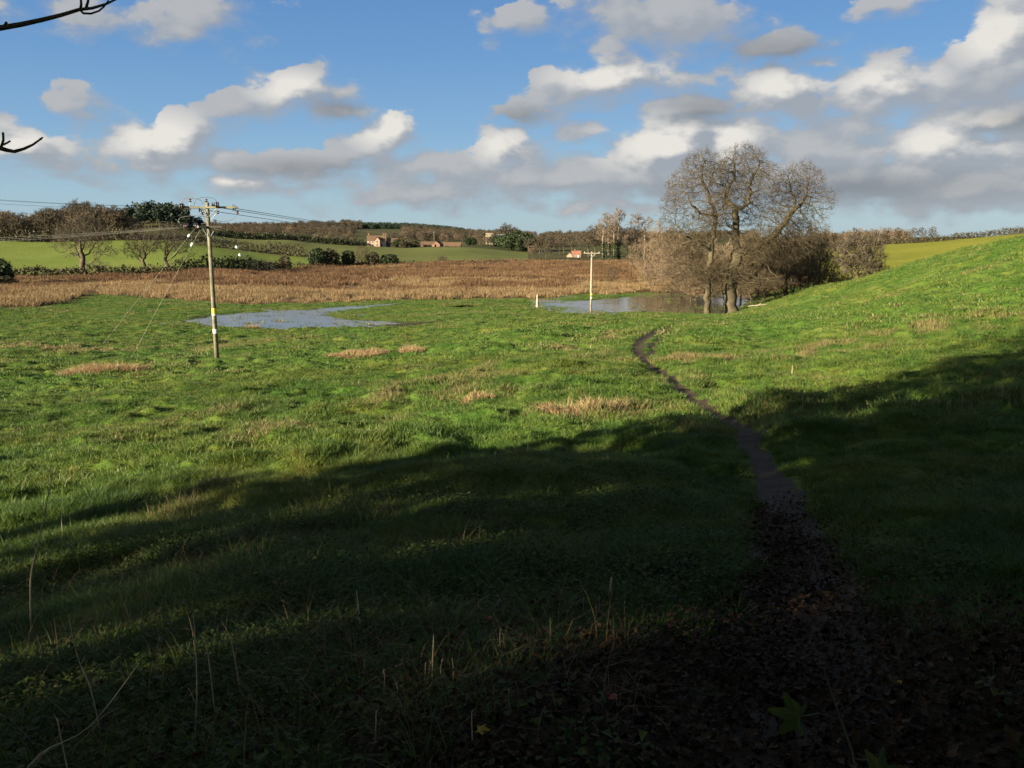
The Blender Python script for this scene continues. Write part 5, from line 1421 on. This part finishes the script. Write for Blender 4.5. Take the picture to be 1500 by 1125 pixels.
def leaf_mesh(name, size, mat, seed, lobes=5):
    """palmate leaf with pointed lobes, a fold along the midrib and a little thickness"""
    q = random.Random(seed); n = lobes
    pts = []
    tips = [(-118, .62), (-55, .92), (0, 1.0), (55, .92), (118, .62)]
    for i, (a, l) in enumerate(tips):
        a0 = math.radians(90 - a)
        for da, k in ((-17, .62), (-9, .80), (0, 1.0), (9, .80), (17, .62)):
            aa = a0 - math.radians(da); rr = size * l * k * q.uniform(.95, 1.05); pts.append((rr * math.cos(aa), rr * math.sin(aa)))
        if i < 4:
            am = math.radians(90 - (a + tips[i + 1][0]) / 2); pts.append((size * .46 * math.cos(am), size * .46 * math.sin(am)))
    pts.append((0, -size * .12))
    def z(x, y): return -.35 * abs(x) * .5 + .10 * size * math.sin(x * 14 / size * .3 + y * 5 / size) - .25 * y * y / size
    V = [(0, 0, 0)] + [(x, y, z(x, y)) for x, y in pts]; m_ = len(pts)
    V2 = [(x, y, zz - .0008) for x, y, zz in V]
    F = [(0, 1 + i, 1 + (i + 1) % m_) for i in range(m_)] + [(m_ + 1, m_ + 2 + (i + 1) % m_, m_ + 2 + i) for i in range(m_)]
    F += [(1 + i, m_ + 2 + i, m_ + 2 + (i + 1) % m_, 1 + (i + 1) % m_) for i in range(m_)]
    me = bpy.data.meshes.new(name); me.from_pydata(V + V2, [], F); me.materials.append(MAT[mat]); return me
def sapling():
    P0 = at(1262, 1180, 1.55); g_ = Vector((P0.x, P0.y, gz(P0.x, P0.y) - .03))
    t = empty('sycamore_sapling', g_); tag(t, 'thin sapling shoot with a few dark green lobed leaves at the bottom edge', 'sapling')
    top = at(1208, 985, 1.7); pts = [Vector((0, 0, 0)), at(1262, 1165, 1.55) - g_, at(1248, 1100, 1.6) - g_, at(1229, 1045, 1.65) - g_, top - g_]
    MB().tube(pts, [.004, .0035, .003, .0025, .0015], 6).build('stem', MAT['bark'], t, True)
    for (px, py, Y, s, rx, rz_, nx, ny, nY) in [(1168, 1050, 1.45, .062, 58, 1.3, 1229, 1053, 1.65), (1288, 1128, 1.42, .05, 60, -.5, 1252, 1112, 1.6)]:
        c = at(px, py, Y) - g_
        lf = link('leaf', leaf_mesh('leaf', s * .85, 'leaf_green', px), t); lf.matrix_local = Matrix.Translation(c) @ Matrix.Rotation(math.radians(rx), 4, 'X') @ Matrix.Rotation(rz_, 4, 'Z')
        MB().tube([c, (c + at(nx, ny, nY) - g_) / 2 + Vector((0, 0, .01)), at(nx, ny, nY) - g_], .0012, 5).build('leaf_stalk', MAT['bark'], t)
sapling()
for (px, Y, mat, s, lab) in [(702, 2.62, 'leaf_yellow', .035, 'small bright yellow fallen leaf among the dark stubs'), (982, 4.05, 'leaf_red', .05, 'red fallen leaf left of the muddy path'), (1322, 3.3, 'leaf_yellow', .03, 'small yellow fallen leaf in the leaf litter at the right'), (717, 4.25, 'leaf_red', .04, 'pinkish fallen leaf above the stalk stubs'), (900, 3.05, 'leaf_red', .045, 'orange brown fallen leaf at the edge of the litter'), (1345, 2.2, 'leaf_red', .05, 'dull orange fallen leaf near the bottom right')]:
    b = ground_spot(px, Y); b.z += .05
    o = link('fallen_leaf', leaf_mesh('fallen_leaf', s, mat, int(px)), None, b); o.rotation_euler = (.25, .2, px); tag(o, lab, 'leaf')
def fallen_branch():
    b = ground_spot(1112, 98)
    mb = MB(); mb.tube([(-1.2, .2, .1), (0, 0, .25), (1.1, -.1, .32), (1.9, .1, .12)], [.03, .06, .08, .09], 7); mb.tube([(0, 0, .25), (.4, .3, .6)], [.05, .02], 6)
    tag(mb.build('fallen_branch', MAT['weathered'], None, True, b), 'pale fallen branch lying in the grass right of the oak trunks', 'branch')
fallen_branch()
# overhanging branches of the tree just left of the viewer
def near_tree():
    b = Vector((-5.2, -1.2, gz(-5.2, -1.2) - .2))
    t = empty('overhanging_tree', b); tag(t, 'unseen-trunked tree whose dark twigs reach in at the upper left corner', 'tree')
    MB().tube([(0, 0, -.3), (.1, 0, 1.5), (0, .1, 4), (.2, 0, 7), (.3, .2, 11)], [.42, .33, .28, .2, .08], 14).build('trunk', MAT['bark'], t, True)
    def br(ptsets, start):
        mb = MB()
        for pts, r0, r1 in ptsets:
            P_ = [at(*p) - b for p in pts]; 
            if pts is ptsets[0][0]: P_ = [Vector(start), (Vector(start) + P_[0]) / 2 + Vector((0, 0, .12))] + P_
            n_ = len(P_)
            mb.tube(P_, [r0 + (r1 - r0) * i / (n_ - 1) for i in range(n_)], 8)
        mb.build('branch', MAT['bark'], t, True)
    Y = 3.6
    br([([(-120, 60, Y), (-20, 44, Y), (0, 41, Y), (30, 36, Y), (62, 29, Y), (90, 22, Y), (116, 14, Y), (135, 12, Y), (155, 6, Y), (172, -2, Y), (230, -40, Y)], .015, .0025),
        ([(117, 14, Y), (122, 19.5, Y), (133, 20, Y), (145, 16, Y), (152, 10, Y), (158, 2, Y), (162, -12, Y)], .005, .0025),
        ([(118, 14, Y), (119, 6, Y), (118, -8, Y)], .006, .004), ([(126, 12, Y), (129, 2, Y), (130, -10, Y)], .006, .004), ([(6, 39, Y), (10, 32, Y)], .006, .005)], (.2, .1, 4.6))
    Y = 3.3
    br([([(-110, 190, Y), (-30, 208, Y), (0, 217, Y), (10, 220, Y), (21, 222, Y), (35, 218, Y), (48, 212, Y), (62, 202, Y)], .014, .003),
        ([(2, 215, Y), (5, 205, Y), (4.5, 194, Y)], .005, .004), ([(5, 212, Y), (11, 209, Y), (15, 206.5, Y)], .004, .0035), ([(25, 221, Y), (26, 218.5, Y)], .004, .004), ([(4.4, 197, Y), (4.5, 193.5, Y)], .0055, .002), ([(59, 204, Y), (63, 201, Y)], .005, .002)], (.1, .1, 3.2))
near_tree()

# ------------------------------------------------------------------ the wood behind the viewer that throws the long shade
def shade_wood():
    q = np.random.default_rng(99)
    big = []
    for k, nc in enumerate((560, 1700, 5200)):
        ells = [(0, 0, 9.5, 4.2, 4.2, 4.5)] + [(q.uniform(-3.2, 3.2), q.uniform(-3.2, 3.2), q.uniform(5, 14), 2.0, 2.0, 1.8) for _ in range(12)]
        V, F = cards(ells, nc, .34, 950 + k, .2)
        mb = MB(); mb.tube([(0, 0, -.5), (.2, 0, 3), (0, .2, 8), (.1, 0, 13)], [.45, .35, .25, .08], 10)
        for j in range(7):
            a = j * 2.4; mb.tube([(0, 0, 4 + j), (math.cos(a) * 1.8, math.sin(a) * 1.8, 6 + j), (math.cos(a) * 3.6, math.sin(a) * 3.6, 7.2 + j)], [.14, .08, .03], 6)
        tm = bpy.data.meshes.new('ivy_oak_trunk'); tm.from_pydata(np.concatenate(mb.V).tolist(), [], mb.F); tm.materials.append(MAT['bark'])
        big.append((tm, mesh_np('ivy_oak_crown', V, F, MAT['evergreen'])))
    ells = [(0, 0, 17, 3.2, 3.2, 3.0)] + [(q.uniform(-2.6, 2.6), q.uniform(-2.6, 2.6), q.uniform(14.5, 19.5), 1.8, 1.8, 1.3) for _ in range(8)]
    V, F = cards(ells, 750, .34, 960, .2)
    mb = MB(); mb.tube([(0, 0, -.5), (.2, 0, 7), (0, .1, 13), (.1, 0, 19)], [.4, .3, .22, .06], 10)
    tm = bpy.data.meshes.new('tall_trunk'); tm.from_pydata(np.concatenate(mb.V).tolist(), [], mb.F); tm.materials.append(MAT['bark'])
    big.append((tm, mesh_np('tall_crown', V, F, MAT['evergreen'])))
    for (x, y, sc, k) in [(4.5, -3.0, 1.15, 2), (-1.5, -6.5, 1.2, 2), (9.5, -4.5, 1.2, 2), (-7, -4, 1.0, 2), (-9, -1, .85, 2), (14, 4, 1.0, 2), (17, 9, .9, 1), (1.5, -10, 1.3, 2), (-12, 3, .7, 1), (9, 1.5, .9, 2)]:  # unseen crowns added round the camera to cut sky light on the foreground
        t = empty('shade_tree', (x, y, gz(x, y) - .2), x, sc); tag(t, 'unseen ivy-grown tree added around the viewer to darken the foreground', 'tree', 'trees of the wood behind the viewer')
        link('trunk', big[k][0], t); link('crown', big[k][1], t)
    nd = np.array([-math.cos(SHADOW_AZ), math.sin(SHADOW_AZ)])     # across the shadow direction
    dd = np.array([math.sin(SHADOW_AZ), math.cos(SHADOW_AZ)])
    for i, (c, s, sc, k) in enumerate(SHADE):
        p = nd * c - dd * s
        t = empty('shade_tree', (p[0], p[1], gz(*p) - .2), i * 1.3, sc); tag(t, 'unseen ivy-grown tree added around the viewer to darken the foreground', 'tree', 'trees of the wood behind the viewer')
        link('trunk', big[k][0], t); link('crown', big[k][1], t)
# (offset across the shadow, distance back along it, scale)
SHADE = [(11.5, 29, 1.0, 3), (9.0, 33, 1.0, 3), (11.5, 19, 1.0, 3), (7.5, 24, 1.0, 0), (6, 40, 1.1, 0), (0, 13, 1.0, 1), (1.5, 30, 1.15, 1), (-7, 18, 1.1, 2), (-8, 30, 1.25, 1), (-14, 24, 1.2, 2), (-15, 10, 1.1, 2), (-22, 16, 1.2, 1), (-22, 30, 1.3, 2), (-30, 22, 1.3, 1), (0, 44, 1.3, 1), (-14, 42, 1.4, 1), (-38, 26, 1.3, 1)]
shade_wood()
